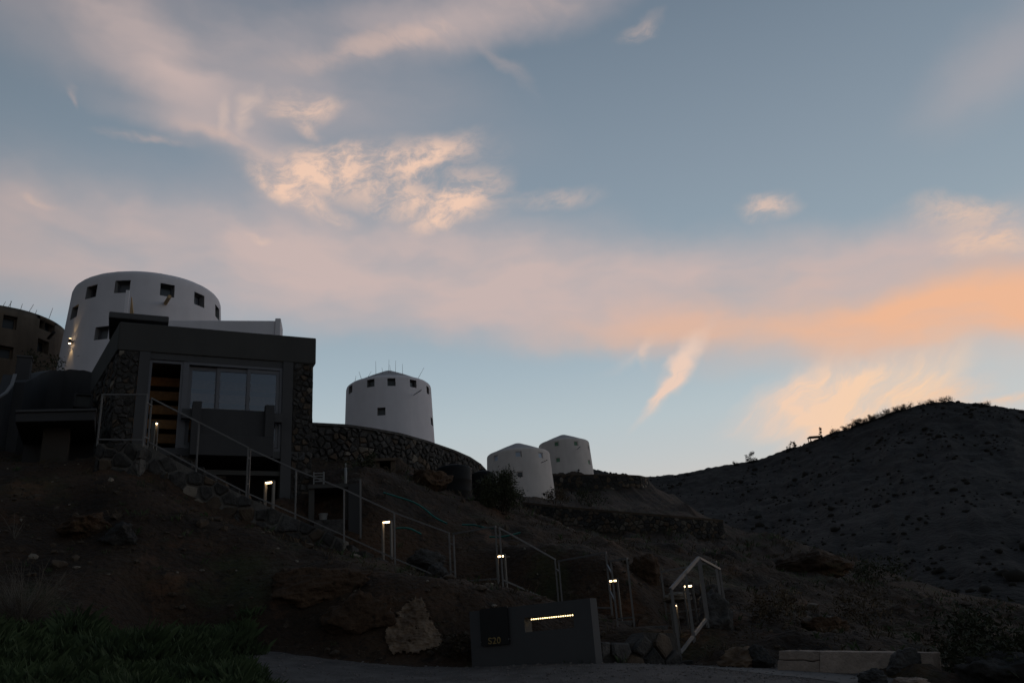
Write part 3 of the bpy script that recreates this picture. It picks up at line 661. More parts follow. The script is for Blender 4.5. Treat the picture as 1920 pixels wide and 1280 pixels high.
MB().tube(PD(309, 571, 34.2), PD(318, 556, 33.2), .075, 10).build('beam_stub', 'palewood', t1)
MB().tube(PD(91, 634, 39.2), PD(101, 623, 38.3), .07, 8).build('beam_stub', 'black', t0)
MB().tube(PD(776, 740, 57.4), PD(790, 731, 56.4), .035, 6).build('drain_pipe', 'frame', t2)
MB().tube(PD(1015, 867, 77.4), PD(1026, 862, 76.2), .035, 6).build('drain_pipe', 'frame', t3)
MB().tube(PD(1083, 841, 97.4), PD(1088, 837, 96), .04, 6).build('drain_pipe', 'frame', t4)
MB().tube(PD(1020, 926, 77.0), PD(1020, 926, 76.7), .12, 8).build('vent', 'black', t3)
MB().tube(PD(1085, 881, 97.0), PD(1085, 881, 96.6), .12, 8).build('vent', 'black', t4)

# wall lamp on the big tower
cx_, cy_, rad, pt, face, ra_ = T1
d = ray(137, 641); q = None
for k in range(600):
    r_ = 33 + k * .006; q = EYE + d * (r_ / math.hypot(d.x, d.y))
    if math.hypot(q.x - cx_, q.y - cy_) <= ra_(q.z): break
if math.hypot(q.x - cx_, q.y - cy_) > ra_(q.z) + .02: q = pt(R(-66), q.z)
out = Vector((q.x - cx_, q.y - cy_, 0)).normalized(); c = q + out * .13
wl = thing('wall_lamp', 'lit up-and-down wall lamp on the left side of the largest tower', 'lamp', tuple(q))
MB().tube(c - Vector((0, 0, .09)), c + Vector((0, 0, .09)), .055, 14).build('body', 'grey', wl, True)
MB().bar(q - out * .03, c, .05).build('bracket', 'grey', wl)
for s in (1, -1):
    MB().tube(c + Vector((0, 0, s * .092)), c + Vector((0, 0, s * .105)), .045, 12).build('lens', 'lamp', wl)
    l = bpy.data.lights.new('beam', 'SPOT'); l.energy = 9; l.color = (1, .66, .28); l.spot_size = R(48); l.spot_blend = .8; l.shadow_soft_size = .03
    lo_ = bpy.data.objects.new('beam', l); col.objects.link(lo_); lo_.location = c + Vector((0, 0, s * .12)) - q; lo_.parent = wl
    lo_.rotation_euler = (Vector((0, 0, s)) - out * .12).to_track_quat('-Z', 'Y').to_euler()

# ------------------------------------------------------------------ the house
HC = P(225, 603, 20); AZF = R(64.96)
HU = Vector((math.sin(AZF), math.cos(AZF), 0)); HN = Vector((-HU.y, HU.x, 0))
def hw(s, dd, z): return Vector((HC.x, HC.y, 0)) + HU * s + HN * dd + Vector((0, 0, z))
def hq(px, py, off=0):                       # a sight line met with the plane 'off' metres behind the front
    d = ray(px, py); C0 = hw(0, off, 0); t = ((C0 - EYE).dot(HN)) / d.dot(HN); X = EYE + d * t
    return (X - C0).dot(HU), X.z
class HB(MB):
    def hb(s, s0, s1, d0, d1, z0, z1): return s.hexa([hw(s0, d0, z0), hw(s1, d0, z0), hw(s1, d1, z0), hw(s0, d1, z0), hw(s0, d0, z1), hw(s1, d0, z1), hw(s1, d1, z1), hw(s0, d1, z1)])
    def hp(s, poly, z0, z1):
        n = len(poly); v = [hw(*q, z0) for q in poly] + [hw(*q, z1) for q in poly]
        return s.add(v, [tuple(range(n - 1, -1, -1)), tuple(range(n, 2 * n))] + [(i, (i + 1) % n, n + (i + 1) % n, n + i) for i in range(n)])
house = thing('house', 'dark grey flat-roofed house with stone piers and wide sliding windows', 'house', tuple(hw(2.5, 2, 5.6)))
SE = (-.73, 4.17)                            # where the splayed left side ends
TOPZ, BOTZ = 10.40, 9.63
par = HB().hp([(0, 0), (5.0, 0), (5.0, 4.6), (4.7, 4.6), (4.7, .28), (.22, .28), (SE[0] + .28, SE[1]), SE], BOTZ, TOPZ).build('parapet', 'greyband', house, bevel=.03)
HB().hp([(.2, .27), (4.72, .27), (4.72, 4.5), (-.40, 4.5), (-.42, 4.1)], 9.66, 9.86).build('roof_slab', 'darkgrey', house)
HB().hb(.25, 4.7, 4.2, 4.45, 5.2, 9.66).build('back_wall', 'interior', house)
HB().hb(4.74, 4.95, .6, 4.5, 5.0, 9.63).build('side_wall', 'darkgrey', house)
def pier(s0, s1, z0, z1, dep, seed, sx, sz):
    b = HB().hb(s0, s1, .03, dep, z0, z1).build('stone_pier', 'mortar', house)
    fm = lambda s, z, o: hw(s0 + s, .03 - o, z)
    pl = rubble(s1 - s0, lambda s: z0, lambda s: z1, sx, sz, seed); lay(b, pl, fm, .045, seed)
    return b
pier(.05, .52, 6.5, 9.63, .5, 11, .19, .15)
pr = pier(4.40, 4.93, 4.9, 9.63, .55, 12, .19, .15)
# the splayed stone side wall under the parapet
A_, B_ = hw(.05, .10, 0), hw(SE[0] + .04, SE[1], 0)
fmS, LS = line_map(B_, A_)
sw = MB(); wall_body(sw, fmS, LS, lambda s: 6.6, lambda s: 9.62, .25); swo = sw.build('stone_side_wall', 'mortar', house)
lay(swo, rubble(LS, lambda s: 6.8, lambda s: 9.62, .24, .17, 13), fmS, .04, 13)
HB().hb(.53, .79, .0, .35, 5.9, 9.63).build('jamb', 'grey', house)
HB().hb(4.12, 4.39, .0, .35, 4.9, 9.63).build('jamb', 'grey', house)
HB().hb(.79, 4.12, .04, .30, 9.46, 9.63).build('lintel', 'grey', house)
HB().hb(1.60, 1.74, .06, .24, 7.16, 9.46).build('mullion', 'frame', house)
HB().hb(.25, 4.74, .02, 4.3, 6.95, 7.14).build('floor_slab', 'grey', house)
HB().hb(.25, 4.74, .35, 4.3, 9.50, 9.60).build('ceiling', 'interior', house)
HB().hb(.3, .5, .6, 4.2, 7.14, 9.5).build('inner_wall', 'interior', house)
# door opening frame
df = HB().hb(.79, .85, .08, .2, 7.14, 9.46).hb(1.54, 1.60, .08, .2, 7.14, 9.46).hb(.85, 1.54, .08, .2, 9.38, 9.46).build('door_frame', 'frame', house)
# sliding window: outer frame and three sashes
wf = HB().hb(1.74, 4.12, .05, .22, 9.38, 9.46).hb(1.74, 4.12, .05, .22, 7.14, 7.22).hb(4.05, 4.12, .05, .22, 7.22, 9.38).build('window_frame', 'frame', house)
for s0, s1, dd in ((1.74, 2.50, .16), (2.44, 3.28, .12), (3.20, 4.05, .08)):
    fr = HB().hb(s0, s0 + .09, dd, dd + .045, 7.24, 9.37).hb(s1 - .09, s1, dd, dd + .045, 7.24, 9.37).hb(s0 + .09, s1 - .09, dd, dd + .045, 9.27, 9.37).hb(s0 + .09, s1 - .09, dd, dd + .045, 7.24, 7.34).build('sash', 'frame', wf)
    HB().add([hw(s0 + .09, dd + .02, 7.34), hw(s1 - .09, dd + .02, 7.34), hw(s1 - .09, dd + .02, 9.27), hw(s0 + .09, dd + .02, 9.27)], [(0, 1, 2, 3)]).build('pane', 'glass', wf)
# broad wooden boards across the room behind the glass
for k in range(6):
    zt = 9.28 - k * .385; b = HB(); n = 6; v = []
    for i in range(n + 1):
        a_ = i / n; z = zt - .26 * a_; dd = .95 + .10 * math.sin(a_ * math.pi * .5) - .16 * a_
        v += [hw(.52, dd, z), hw(4.7, dd, z)]
    for i in range(n + 1):
        a_ = 1 - i / n; z = zt - .26 * a_; dd = .98 + .10 * math.sin(a_ * math.pi * .5) - .16 * a_
        v += [hw(.52, dd, z), hw(4.7, dd, z)]
    m_ = len(v) // 2; f = [(2 * i, 2 * i + 1, (2 * i + 3) % (2 * m_), (2 * i + 2) % (2 * m_)) for i in range(m_)]
    b.add(v, f + [tuple(2 * i for i in range(m_ - 1, -1, -1)), tuple(2 * i + 1 for i in range(m_))]).build('wood_board', 'wood', house, False)
# lit ceiling lamp inside the room
il = thing('ceiling_lamp', 'warm lamp glowing inside the dark house behind the boards', 'lamp', tuple(hw(.64, .60, 9.38)))
MB().tube(hw(.64, .60, 9.44), hw(.64, .60, 9.50), .09, 14).build('base', 'frame', il)
MB().tube(hw(.64, .60, 9.38), hw(.64, .60, 9.44), .08, 14).build('diffuser', 'bulb', il)
# balcony box
bal = HB().hb(1.86, 3.88, -.34, .02, 6.90, 7.42).build('balcony', 'darkgrey', house, bevel=.01)
HB().hb(2.08, 3.65, -.24, -.12, 7.42, 8.13).build('balcony_panel', 'darkgrey', bal)
for s0, s1 in ((1.86, 2.08), (3.65, 3.88)): HB().hb(s0, s1, -.34, -.10, 7.42, 8.28).build('balcony_post', 'darkgrey', bal)
for s0, s1 in ((1.62, 1.86), (3.88, 4.10)): HB().hb(s0, s1, -.22, -.06, 7.86, 8.10).build('balcony_wing', 'grey', bal)
# undercroft
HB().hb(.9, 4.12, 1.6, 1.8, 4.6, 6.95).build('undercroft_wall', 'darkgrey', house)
HB().hb(2.1, 4.12, .05, .22, 6.50, 6.62).build('undercroft_lintel', 'greyband', house)
HB().hb(.79, 2.1, .05, 1.6, 5.2, 6.95).build('undercroft_flank', 'mortar_light', house)
s_, z_ = hq(413, 893, .6); MB().hexa([hw(s_ - .14, .5, z_ - .25), hw(s_ + .14, .5, z_ - .25), hw(s_ + .14, .8, z_ - .25), hw(s_ - .14, .8, z_ - .25), hw(s_ - .13, .5, z_ + .12), hw(s_ + .14, .5, z_ + .13), hw(s_ + .13, .8, z_ + .12), hw(s_ - .14, .8, z_ + .1)])
blk = MB().hexa([hw(s_ - .14, .5, z_ - .45), hw(s_ + .14, .5, z_ - .45), hw(s_ + .14, .8, z_ - .45), hw(s_ - .14, .8, z_ - .45), hw(s_ - .13, .5, z_ + .12), hw(s_ + .14, .5, z_ + .13), hw(s_ + .13, .8, z_ + .12), hw(s_ - .14, .8, z_ + .1)]).build('concrete_block', 'concrete', None, bevel=.02)
tag(blk, 'pale concrete block in the dark opening under the balcony', 'block')
# roof canopy and the white terrace parapet behind
s0, zt = hq(205, 583, 2.2); s1, _ = hq(318, 585, 2.2); _, zb = hq(206, 595, 2.2)
can = thing('roof_canopy', 'dark slab canopy standing above the left end of the house roof', 'canopy', tuple(hw((s0 + s1) / 2, 3, 9.9)))
HB().hb(s0, s1, 2.2, 4.0, zb, zt).build('slab', 'grey', can, bevel=.03)
HB().hp([(s0 + .25, 2.9), (s1 - .2, 2.9), (s1 - .2, 3.9), (s0 + .25, 3.9)], 9.85, zb).build('support_wall', 'darkgrey', can)
_, zt = hq(318, 600, 3.0); A3 = PZ(290, 600, zt); B3 = PZ(516, 601, zt); C3 = PZ(526.5, 601, zt)
ter = thing('terrace_parapet', 'long low white parapet on the roof behind the grey house front', 'parapet', (A3.x, A3.y, 9.86))
dv3 = (C3 - A3); dv3.z = 0; nv3 = Vector((-dv3.y, dv3.x, 0)).normalized()
def slab3(p, q, t, z0, z1): return MB().hexa([Vector((k.x, k.y, z)) for z in (z0, z1) for k in (p, q, q + nv3 * t, p + nv3 * t)])
slab3(A3, B3, .22, 9.865, zt).build('wall', 'white', ter, bevel=.02)
slab3(B3 - nv3 * .03, C3 - nv3 * .03, .9, 9.865, zt + .07).build('end_post', 'white', ter, bevel=.02)
pw = PD(240, 545, 28.5); pg = PD(240, 584, 28.5)
po = thing('white_post', 'thin white post with a wooden brace above the roof canopy', 'post', (pw.x, pw.y, pg.z - .6))
MB().box((pw.x, pw.y, (pw.z + pg.z) / 2 - .3), (.11, .11, pw.z - pg.z + .6), R(20)).build('pole', 'white', po)
MB().hexa([Vector((pw.x + a_, pw.y + .1 + b_, z)) for z, k in ((pg.z - .1, 1), (pw.z - .18, 0)) for a_, b_ in ((.08, 0), (.09 + .12 * k, 0), (.09 + .12 * k, .05), (.08, .05))]).build('brace', 'palewood', po)

# ------------------------------------------------------------------ rendered walls and porch at the left
cw = [P(*a) for a in ((176, 699, 23.3), (150, 696, 23.7), (120, 693, 23.8), (95, 694, 23.5), (76, 701, 22.9), (62, 709, 22.3), (48, 716, 21.8))]
fmC, LC = poly_map(cw[::-1])
zC = [p.z for p in cw[::-1]]; sC = np.linspace(0, LC, len(zC))
cwall = thing('curved_wall', 'smooth dark curved wall left of the house below the brown tower', 'wall', tuple(Vector((cw[3].x, cw[3].y, 7))))
wb = MB(); wall_body(wb, fmC, LC, lambda s: 6.4, lambda s: float(np.interp(s, sC, zC)), .35, 40); wb.build('body', 'darkgrey', cwall, True).modifiers.new('e', 'EDGE_SPLIT')
q0 = PD(155, 758, 25.0); dv = Vector((q0.x, q0.y, 0)).normalized(); rv = Vector((dv.y, -dv.x, 0))
fo = MB()
for sx_2, sz_2, wx, wz in ((-.2, 0, .05, .36), (.2, 0, .05, .36), (0, .17, .36, .05), (0, -.17, .36, .05)):
    c = q0 + rv * sx_2 + Vector((0, 0, sz_2)); fo.hexa([c + rv * a_ + dv * b_ + Vector((0, 0, e_)) for e_ in (-wz / 2, wz / 2) for a_, b_ in ((-wx / 2, -.4), (wx / 2, -.4), (wx / 2, .3), (-wx / 2, .3))])
vo = fo.build('small_window_frame', 'darkgrey', cwall)
MB().hexa([q0 + rv * a_ + dv * b_ + Vector((0, 0, e_)) for e_ in (-.16, .16) for a_, b_ in ((-.18, -.33), (.18, -.33), (.18, .3), (-.18, .3))]).build('dark_panel', 'black', vo)  # black panel stands for the shade inside the small window recess
pl_ = P(47, 674, 22.3); pc = thing('chimney_pillar', 'square dark pillar standing at the left end of the curved wall', 'pillar', (pl_.x, pl_.y, 7))
MB().box((pl_.x, pl_.y, (pl_.z + 7) / 2), (.36, .36, pl_.z - 7), R(25)).build('shaft', 'darkgrey', pc, bevel=.03)
MB().box((pl_.x, pl_.y, pl_.z + .03), (.40, .40, .06), R(25)).build('cap', 'grey', pc, bevel=.02)
lw = [P(*a) for a in ((-60, 765, 20.3), (-20, 752, 20.5), (0, 746, 20.7), (14, 736, 21.0), (24, 722, 21.3), (30, 703, 21.6))]
fmL, LL = poly_map(lw); zL = [p.z for p in lw]; sL = np.linspace(0, LL, len(zL))
lwall = thing('garden_wall', 'dark rendered wall with pale curved coping at the far left', 'wall', tuple(Vector((lw[2].x, lw[2].y, 6.3))))
wb = MB(); wall_body(wb, fmL, LL, lambda s: 6.0, lambda s: float(np.interp(s, sL, zL)), .3, 30); wb.build('body', 'darkgrey', lwall)
wb = MB(); wall_body(wb, lambda s, z, o: fmL(s, z, o + .03), LL, lambda s: float(np.interp(s, sL, zL)) - .02, lambda s: float(np.interp(s, sL, zL)) + .035, .10, 30); wb.build('coping', 'reveal', lwall)
# porch canopy: slab on one square pillar
f0, f1 = P(28, 791, 18.6), P(177, 792, 18.9); zb = f0.z; zt = P(30, 769, 18.6).z
b0, b1 = PZ(43, 836, zb), PZ(184, 828, zb)
bd = Vector((b0.x - f0.x, b0.y - f0.y, 0)); 
if bd.length > 3.2: bd *= 3.2 / bd.length
if bd.length < 1.5: bd *= 1.5 / bd.length
f1.z = zb
ex = (Vector((f1.x, f1.y, 0)) - Vector((f0.x, f0.y, 0)))
def pc4(a_, b_, z): return Vector((f0.x, f0.y, z)) + ex * a_ + bd * b_
porch = thing('porch_canopy', 'dark concrete porch roof slab on a thick pillar at the left', 'canopy', tuple(pc4(.45, .5, 6.4)))
MB().hexa([pc4(*q, z) for z in (zb, zt - .06) for q in ((0, 0), (1, 0), (1, 1), (0, 1))]).build('slab', 'darkgrey', porch, bevel=.02)
MB().hexa([pc4(*q, z) for z in (zt - .058, zt) for q in ((-.012, -.02), (1.012, -.02), (1.012, 1), (-.012, 1))]).build('coping', 'grey', porch, bevel=.01)
MB().hexa([pc4(*q, z) for z in (5.0, zb) for q in ((.34, .25), (.68, .25), (.68, .55), (.34, .55))]).build('pillar', 'pillar', porch)
MB().hexa([pc4(*q, z) for z in (5.0, zb) for q in ((.02, .93), (.98, .93), (.98, 1.0), (.02, 1.0))]).build('back_wall', 'darkgrey', porch)

# ------------------------------------------------------------------ stair flank wall, curved wall, terrace walls
fw_pts = [RAIL[k][0] for k in ('A0', 'A1', 'B0', 'B1', 'B2', 'C1', 'C2')]
fw_pts = [Vector((p.x, p.y - .02, p.z)) for p in fw_pts]
fmF, LF = poly_map(fw_pts); cumF = [0]
for a_, b_ in zip(fw_pts[:-1], fw_pts[1:]): cumF.append(cumF[-1] + math.hypot(b_.x - a_.x, b_.y - a_.y))
hiF = lambda s: float(np.interp(s, cumF, [p.z - .04 for p in fw_pts]))
loF = lambda s: hiF(s) - float(np.interp(s, [0, 1.2, LF * .6, LF], [1.0, 1.0, .95, .6]))
fl = thing('stair_wall', 'dark rubble stone wall carrying the railing in front of the house', 'stone wall', tuple(Vector((fw_pts[3].x, fw_pts[3].y, 5.2))))
mb = MB(); wall_body(mb, fmF, LF, lambda s: loF(s) - .5, hiF, .45, 40); flo = mb.build('mortar_core', 'mortar_light', fl)
lay(fl, rubble(LF, loF, hiF, .40, .29, 21, joint=.025), fmF, .06, 21, ('stone', 'stone', 'stone2', 'stone3'), wts=(6, 4, 1.2, .25))
cvp = [PZ(*a, 9.25) for a in ((560, 796), (590, 797), (650, 800), (700, 807), (750, 816), (800, 830), (850, 847), (880, 860), (900, 873), (914, 888))]
cvp = [Vector((p.x, p.y, 9.25)) for p in cvp] + [Vector((cvp[-1].x + .1, cvp[-1].y + 3, 9.25))]
fmV, LV = poly_map(cvp)
def grd(fm): return lambda s: min(9.0, H(*(fm(s, 0, .35)[:2])) - .15)
gl = [grd(fmV)(LV * i / 60) for i in range(61)]
loV = lambda s: float(np.interp(s, np.linspace(0, LV, 61), gl))
cvw = thing('retaining_wall', 'long curved dark stone wall below the lone white tower', 'stone wall', tuple(Vector((cvp[4].x, cvp[4].y, 6.5))))
mb = MB(); wall_body(mb, fmV, LV, lambda s: loV(s) - .6, lambda s: 9.24, .5, 60); mb.build('mortar_core', 'mortar', cvw)
mb = MB(); wall_body(mb, lambda s, z, o: fmV(s, z, o + .06), LV, lambda s: 9.243, lambda s: 9.33, .6, 60); mb.build('coping', 'stone', cvw)
plv = rubble(LV, loV, lambda s: 9.23, .30, .17, 23); lay(cvw, plv, fmV, .06, 23, ('stone', 'stone2', 'stone3'), wts=(7, 1.6, .3))
def far_wall(label, top, thick, drop, sx, sz, seed, mats=('stone', 'stone2', 'stone3'), wts=(6, 2, .8)):
    fm, L = poly_map(top); cum = [0]
    for a_, b_ in zip(top[:-1], top[1:]): cum.append(cum[-1] + math.hypot(b_.x - a_.x, b_.y - a_.y))
    hi = lambda s: float(np.interp(s, cum, [p.z for p in top])); lo = lambda s: hi(s) - float(np.interp(s, [0, L], drop))
    t = thing('terrace_wall', label, 'stone wall', tuple(Vector((top[1].x, top[1].y, lo(cum[1])))))
    mb = MB(); wall_body(mb, fm, L, lambda s: lo(s) - .8, hi, thick, 40); mb.build('mortar_core', 'mortar', t)
    mb = MB(); wall_body(mb, lambda s, z, o: fm(s, z, o + .05), L, lambda s: hi(s) + .003, lambda s: hi(s) + .12, thick, 40); mb.build('coping', 'stone2', t)
    lay_stuff(t, rubble(L, lo, hi, sx, sz, seed), fm, .06, seed, mats, wts)
far_wall('stone terrace wall under the farthest tower on the skyline', [P(1028, 892, 90), P(1090, 891, 88), P(1160, 891, 88), P(1200, 893, 89), P(1216, 897, 92)], .6, (1.9, 1.3), .55, .34, 31)
far_wall('low stone terrace wall crossing the slope below the two small towers', [P(978, 944, 50), P(1060, 953, 48), P(1160, 962, 47), P(1260, 970, 46.5), P(1356, 978, 47)], .5, (1.15, 1.05), .30, .20, 32, wts=(4, 2, 2.4))

# ------------------------------------------------------------------ steps
st = thing('stone_steps', 'dark stone steps climbing from the road behind the railings', 'steps', tuple(STAIR[0]))
cum = [0]
for a_, b_ in zip(STAIR[:-1], STAIR[1:]): cum.append(cum[-1] + math.hypot(b_.x - a_.x, b_.y - a_.y))
zt = STAIR[0].z; nst = int((STAIR[-1].z - STAIR[0].z) / .165)
zs_ = [p.z for p in STAIR]
for k in range(nst):
    z = STAIR[0].z + (k + .5) * .165; s = float(np.interp(z, zs_, cum)); s2 = float(np.interp(z + .2, zs_, cum))
    def at(s):
        return Vector((float(np.interp(s, cum, [p.x for p in STAIR])), float(np.interp(s, cum, [p.y for p in STAIR])), 0))
    a_, b_ = at(s), at(min(s2, cum[-1])); d = (b_ - a_); 
    if d.length < .05: continue
    n_ = Vector((-d.y, d.x, 0)).normalized(); wd = .52
    q4 = [a_ - n_ * wd, a_ + n_ * wd, b_ + n_ * wd, b_ - n_ * wd]
    o = MB().hexa([Vector((p.x + random.uniform(-.02, .02), p.y + random.uniform(-.02, .02), zz)) for zz in (z - .55, z) for p in q4[::-1]]).build('step', random.choice(['stone', 'stone', 'stone2']), st, bevel=.02)
# dressed block wall beside the entrance
bw = [P(1124, 1245, 14.1), P(1170, 1244, 14.35), P(1230, 1243, 14.6), P(1276, 1242, 14.95)]
fmB, LB = poly_map(bw); zbw = [H(p.x, p.y) - .05 for p in bw]; cb = np.linspace(0, LB, 4)
bwl = thing('block_wall', 'low wall of large dark stone blocks between sign and railing gate', 'stone wall', tuple(bw[1]))
loB = lambda s: float(np.interp(s, cb, zbw)); hiB = lambda s: loB(s) + float(np.interp(s, [0, LB * .45, LB * .55, LB], [.36, .40, .58, .62]))
mb = MB(); wall_body(mb, fmB, LB, lambda s: loB(s) - .2, hiB, .35, 16); mb.build('mortar_core', 'mortar', bwl)
lay(bwl, rubble(LB, loB, hiB, .42, .30, 41, jit=.16, joint=.014), fmB, .06, 41, ('stone', 'stone2'), name='stone_block', wts=(5, 1))

# ------------------------------------------------------------------ railings
def railing(label, keys, rail_w=.032, top=True, bottom=True):
    b0 = RAIL[keys[0]][0]; t = thing('railing_panel', label, 'railing', tuple(b0), 'steel railing panels along the steps')
    for k in keys:
        b, tp = RAIL[k]; MB().bar(b - Vector((0, 0, .10)), tp, rail_w).build('post', 'steel', t)
    for a_, b_ in zip(keys[:-1], keys[1:]):
        ext = (RAIL[b_][0] - RAIL[a_][0]).normalized() * rail_w * .5
        MB().bar(RAIL[a_][1] + Vector((0, 0, .018)) - ext, RAIL[b_][1] + Vector((0, 0, .018)) + ext, rail_w * 1.05).build('top_rail', 'steel', t)
        MB().bar(RAIL[a_][0] + Vector((0, 0, .06)) + ext * 1.06, RAIL[b_][0] + Vector((0, 0, .06)) - ext * 1.06, rail_w * .92).build('bottom_rail', 'steel', t)
    return t
def clamp(t, a_, b_, fr):
    for f_ in fr:
        p_, q_ = RAIL[a_][0].lerp(RAIL[a_][1], f_), RAIL[b_][0].lerp(RAIL[b_][1], f_); MB().bar(p_, q_, .03).build('link', 'steel', t)
RAIL['I05'] = (RAIL['I0'][0].lerp(RAIL['I1'][0], .5), RAIL['I0'][1].lerp(RAIL['I1'][1], .5))
RAIL['J05'] = (RAIL['J0'][0].lerp(RAIL['J1'][0], .8), RAIL['J0'][1].lerp(RAIL['J1'][1], .8))
rA = railing('level steel railing frame before the left stone pier of the house', ['A0', 'A1']); clamp(rA, 'A1', 'B0', (.12, .85))
rB = railing('sloping steel railing in front of the house door and balcony', ['B0', 'B1', 'B2']); clamp(rB, 'B2', 'C0', (.25, .8))
rC = railing('longest sloping steel railing below the right corner of the house', ['C0', 'C1', 'C2', 'C3', 'C4']); clamp(rC, 'C4', 'D0', (.25, .8))
rD = railing('short level steel railing frame above the pale rock face', ['D0', 'D1']); clamp(rD, 'D1', 'E0', (.85,))
rE = railing('sloping steel railing frame directly above the left part of the sign wall', ['E0', 'E1']); clamp(rE, 'E1', 'F0', (.8,))
rF = railing('level steel railing frame above the right end of the sign wall', ['F0', 'F1']); clamp(rF, 'F1', 'G0', (.35, .8))
railing('narrow steel railing frame just right of the sign wall', ['G0', 'G1'])
railing('far steel railing frame seen behind the entrance handrail', ['H0', 'H1'])
railing('steep steel handrail rising from the road at the entrance', ['I0', 'I05', 'I1'], .05)
railing('rightmost steel railing frame running back from the entrance handrail', ['J0', 'J05', 'J1'], .04)

# ------------------------------------------------------------------ bollard lamps
def bollard(label, pl, pr, pbot, Y, turn=-13):
    """portal-shaped path lamp: two flat legs and a head lit from below"""
    a_, b_ = P(*pl, Y), P(*pr, Y); c = (a_ + b_) / 2; wd = max(.13, (b_ - a_).length); zb = P(*pbot, Y).z; zt = c.z
    base = Vector((c.x, c.y, zb)); t = thing('path_lamp', label, 'lamp', tuple(base), 'lit bollard lamps along the steps')
    ux = Vector((math.cos(R(turn)), math.sin(R(turn)), 0)); uy = Vector((-ux.y, ux.x, 0)); dp = .055
    def bx(x0, x1, y0, y1, z0, z1): return MB().hexa([Vector((c.x, c.y, 0)) + ux * q[0] + uy * q[1] + Vector((0, 0, z)) for z in (z0, z1) for q in ((x0, y0), (x1, y0), (x1, y1), (x0, y1))])
    bx(-wd / 2, wd / 2, -dp, dp, zt + .012, zt + .045).build('head', 'grey', t)
    bx(-wd / 2 + .035, wd / 2 - .03, -dp + .012, dp - .012, zt - .010, zt + .011).build('light_panel', 'lamp', t)
    for s in (-1, 1): bx(*sorted((s * wd / 2, s * (wd / 2 - .03))), -dp, dp, zb - .35, zt + .011).build('leg', 'lampmetal', t)
    return t
bollard('lit path lamp in front of the dark opening under the balcony', (496, 905), (515, 904), (506, 948), 20.1)
bollard('lit path lamp behind the long railing near the teal hose', (716, 979), (735, 978), (726, 1020), 20.2)
bollard('lit path lamp at the joint of two railing frames above the rock face', (930, 1043), (948, 1042), (939, 1078), 18.8)
bollard('lit path lamp beside the narrow railing frame right of the sign', (1140, 1089), (1159, 1088), (1149, 1130), 18.0)
bollard('lit path lamp highest up inside the entrance handrail', (1280, 1099), (1300, 1098), (1291, 1145), 17.0)
bollard('lit path lamp seen end-on at the foot of the entrance handrail', (1258, 1135), (1268, 1135), (1268, 1182), 16.2, 65)
bollard('lit path lamp standing in the open doorway of the house', (287, 794), (295, 794), (290, 832), 19.9, 70)

# ------------------------------------------------------------------ sign wall
S0, S1 = P(880, 1146, 15.0), P(1106, 1122, 13.8)
sd = Vector((S1.x - S0.x, S1.y - S0.y, 0)); SLn = sd.length; sd.normalize(); sn = Vector((sd.y, -sd.x, 0)); ZT = 2.395; ZB = 1.2
def sw_(s, o, z): return Vector((S0.x, S0.y, 0)) + sd * s + sn * o + Vector((0, 0, z))
def sq(px, py):
    d = ray(px, py); t = (Vector((S0.x, S0.y, 0)) - EYE).dot(sn) / d.dot(sn); X = EYE + d * t
    return (X - Vector((S0.x, S0.y, 0))).dot(sd), X.z
sign = thing('sign_wall', 'grey rendered entrance wall with number plate and lit slot', 'sign', tuple(sw_(SLn / 2, 0, 1.45)))
class SB(MB):
    def sb(s, s0, s1, o0, o1, z0, z1): return s.hexa([sw_(*q, z) for z in (z0, z1) for q in ((s0, o0), (s1, o0), (s1, o1), (s0, o1))][::1])
so, zo1 = sq(983, 1160); so2, _ = sq(1075, 1152); zo0 = zo1 - .20; zo1 += .02
TH = .22
# wall with a real slot cut through it
SB().sb(0, so, -TH, 0, ZB, ZT).sb(so2, SLn, -TH, 0, ZB, ZT).sb(so, so2, -TH, 0, ZB, zo0).sb(so, so2, -TH, 0, zo1, ZT).build('wall', 'grey', sign)
psx, pz = sq(902, 1150); psx2, pz2 = sq(958, 1206)
plate = SB().sb(psx, psx2, .03, .045, pz2, ZT + .015).build('number_plate', 'black', sign)
for px in ((905, 1203), (957, 1197)):
    s_, z_ = sq(*px); MB().tube(sw_(s_, .0, z_), sw_(s_, .055, z_), .009, 10).build('bolt', 'steel', plate)
ps, pzz = sq(919, 1207.5); pe, _ = sq(943, 1195)
_, ztop = sq(931, 1193.5); _, zbot = sq(931, 1206)
hh = ztop - zbot; ww = (pe - ps) / 3
def glyph(ch, x0):
    cu = bpy.data.curves.new('glyph', 'FONT'); cu.body = ch; cu.size = 1; cu.extrude = .02; cu.offset = .012
    ob_ = bpy.data.objects.new('glyph', cu); col.objects.link(ob_)
    me = bpy.data.meshes.new_from_object(ob_.evaluated_get(bpy.context.evaluated_depsgraph_get())); bpy.data.objects.remove(ob_); bpy.data.curves.remove(cu)
    xs_ = [v.co.x for v in me.vertices]; ys_ = [v.co.y for v in me.vertices]; x_0, kx = min(xs_), (ww * .84) / (max(xs_) - min(xs_)); y_0, ky = min(ys_), hh / (max(ys_) - min(ys_))
    MB().add([sw_(x0 + (v.co.x - x_0) * kx, .050 + v.co.z * .15, zbot + (v.co.y - y_0) * ky) for v in me.vertices], [tuple(p.vertices) for p in me.polygons]).build('letter', 'gold', plate)
    bpy.data.meshes.remove(me)
for i, ch in enumerate('S20'): glyph(ch, ps + i * ww)
slot = SB().sb(so + .05, so2 - .02, -.10, -.06, zo1 - .022, zo1 - .002).build('light_strip', 'black', sign)
for i in range(19):
    s_ = so + .09 + (so2 - so - .15) * i / 18; c = sw_(s_, -.08, zo1 - .028); mb = MB(); r_ = .0085
    mb.tube(c + Vector((0, 0, -.010)), c + Vector((0, 0, .006)), r_, 8); mb.build('led', 'led', slot)

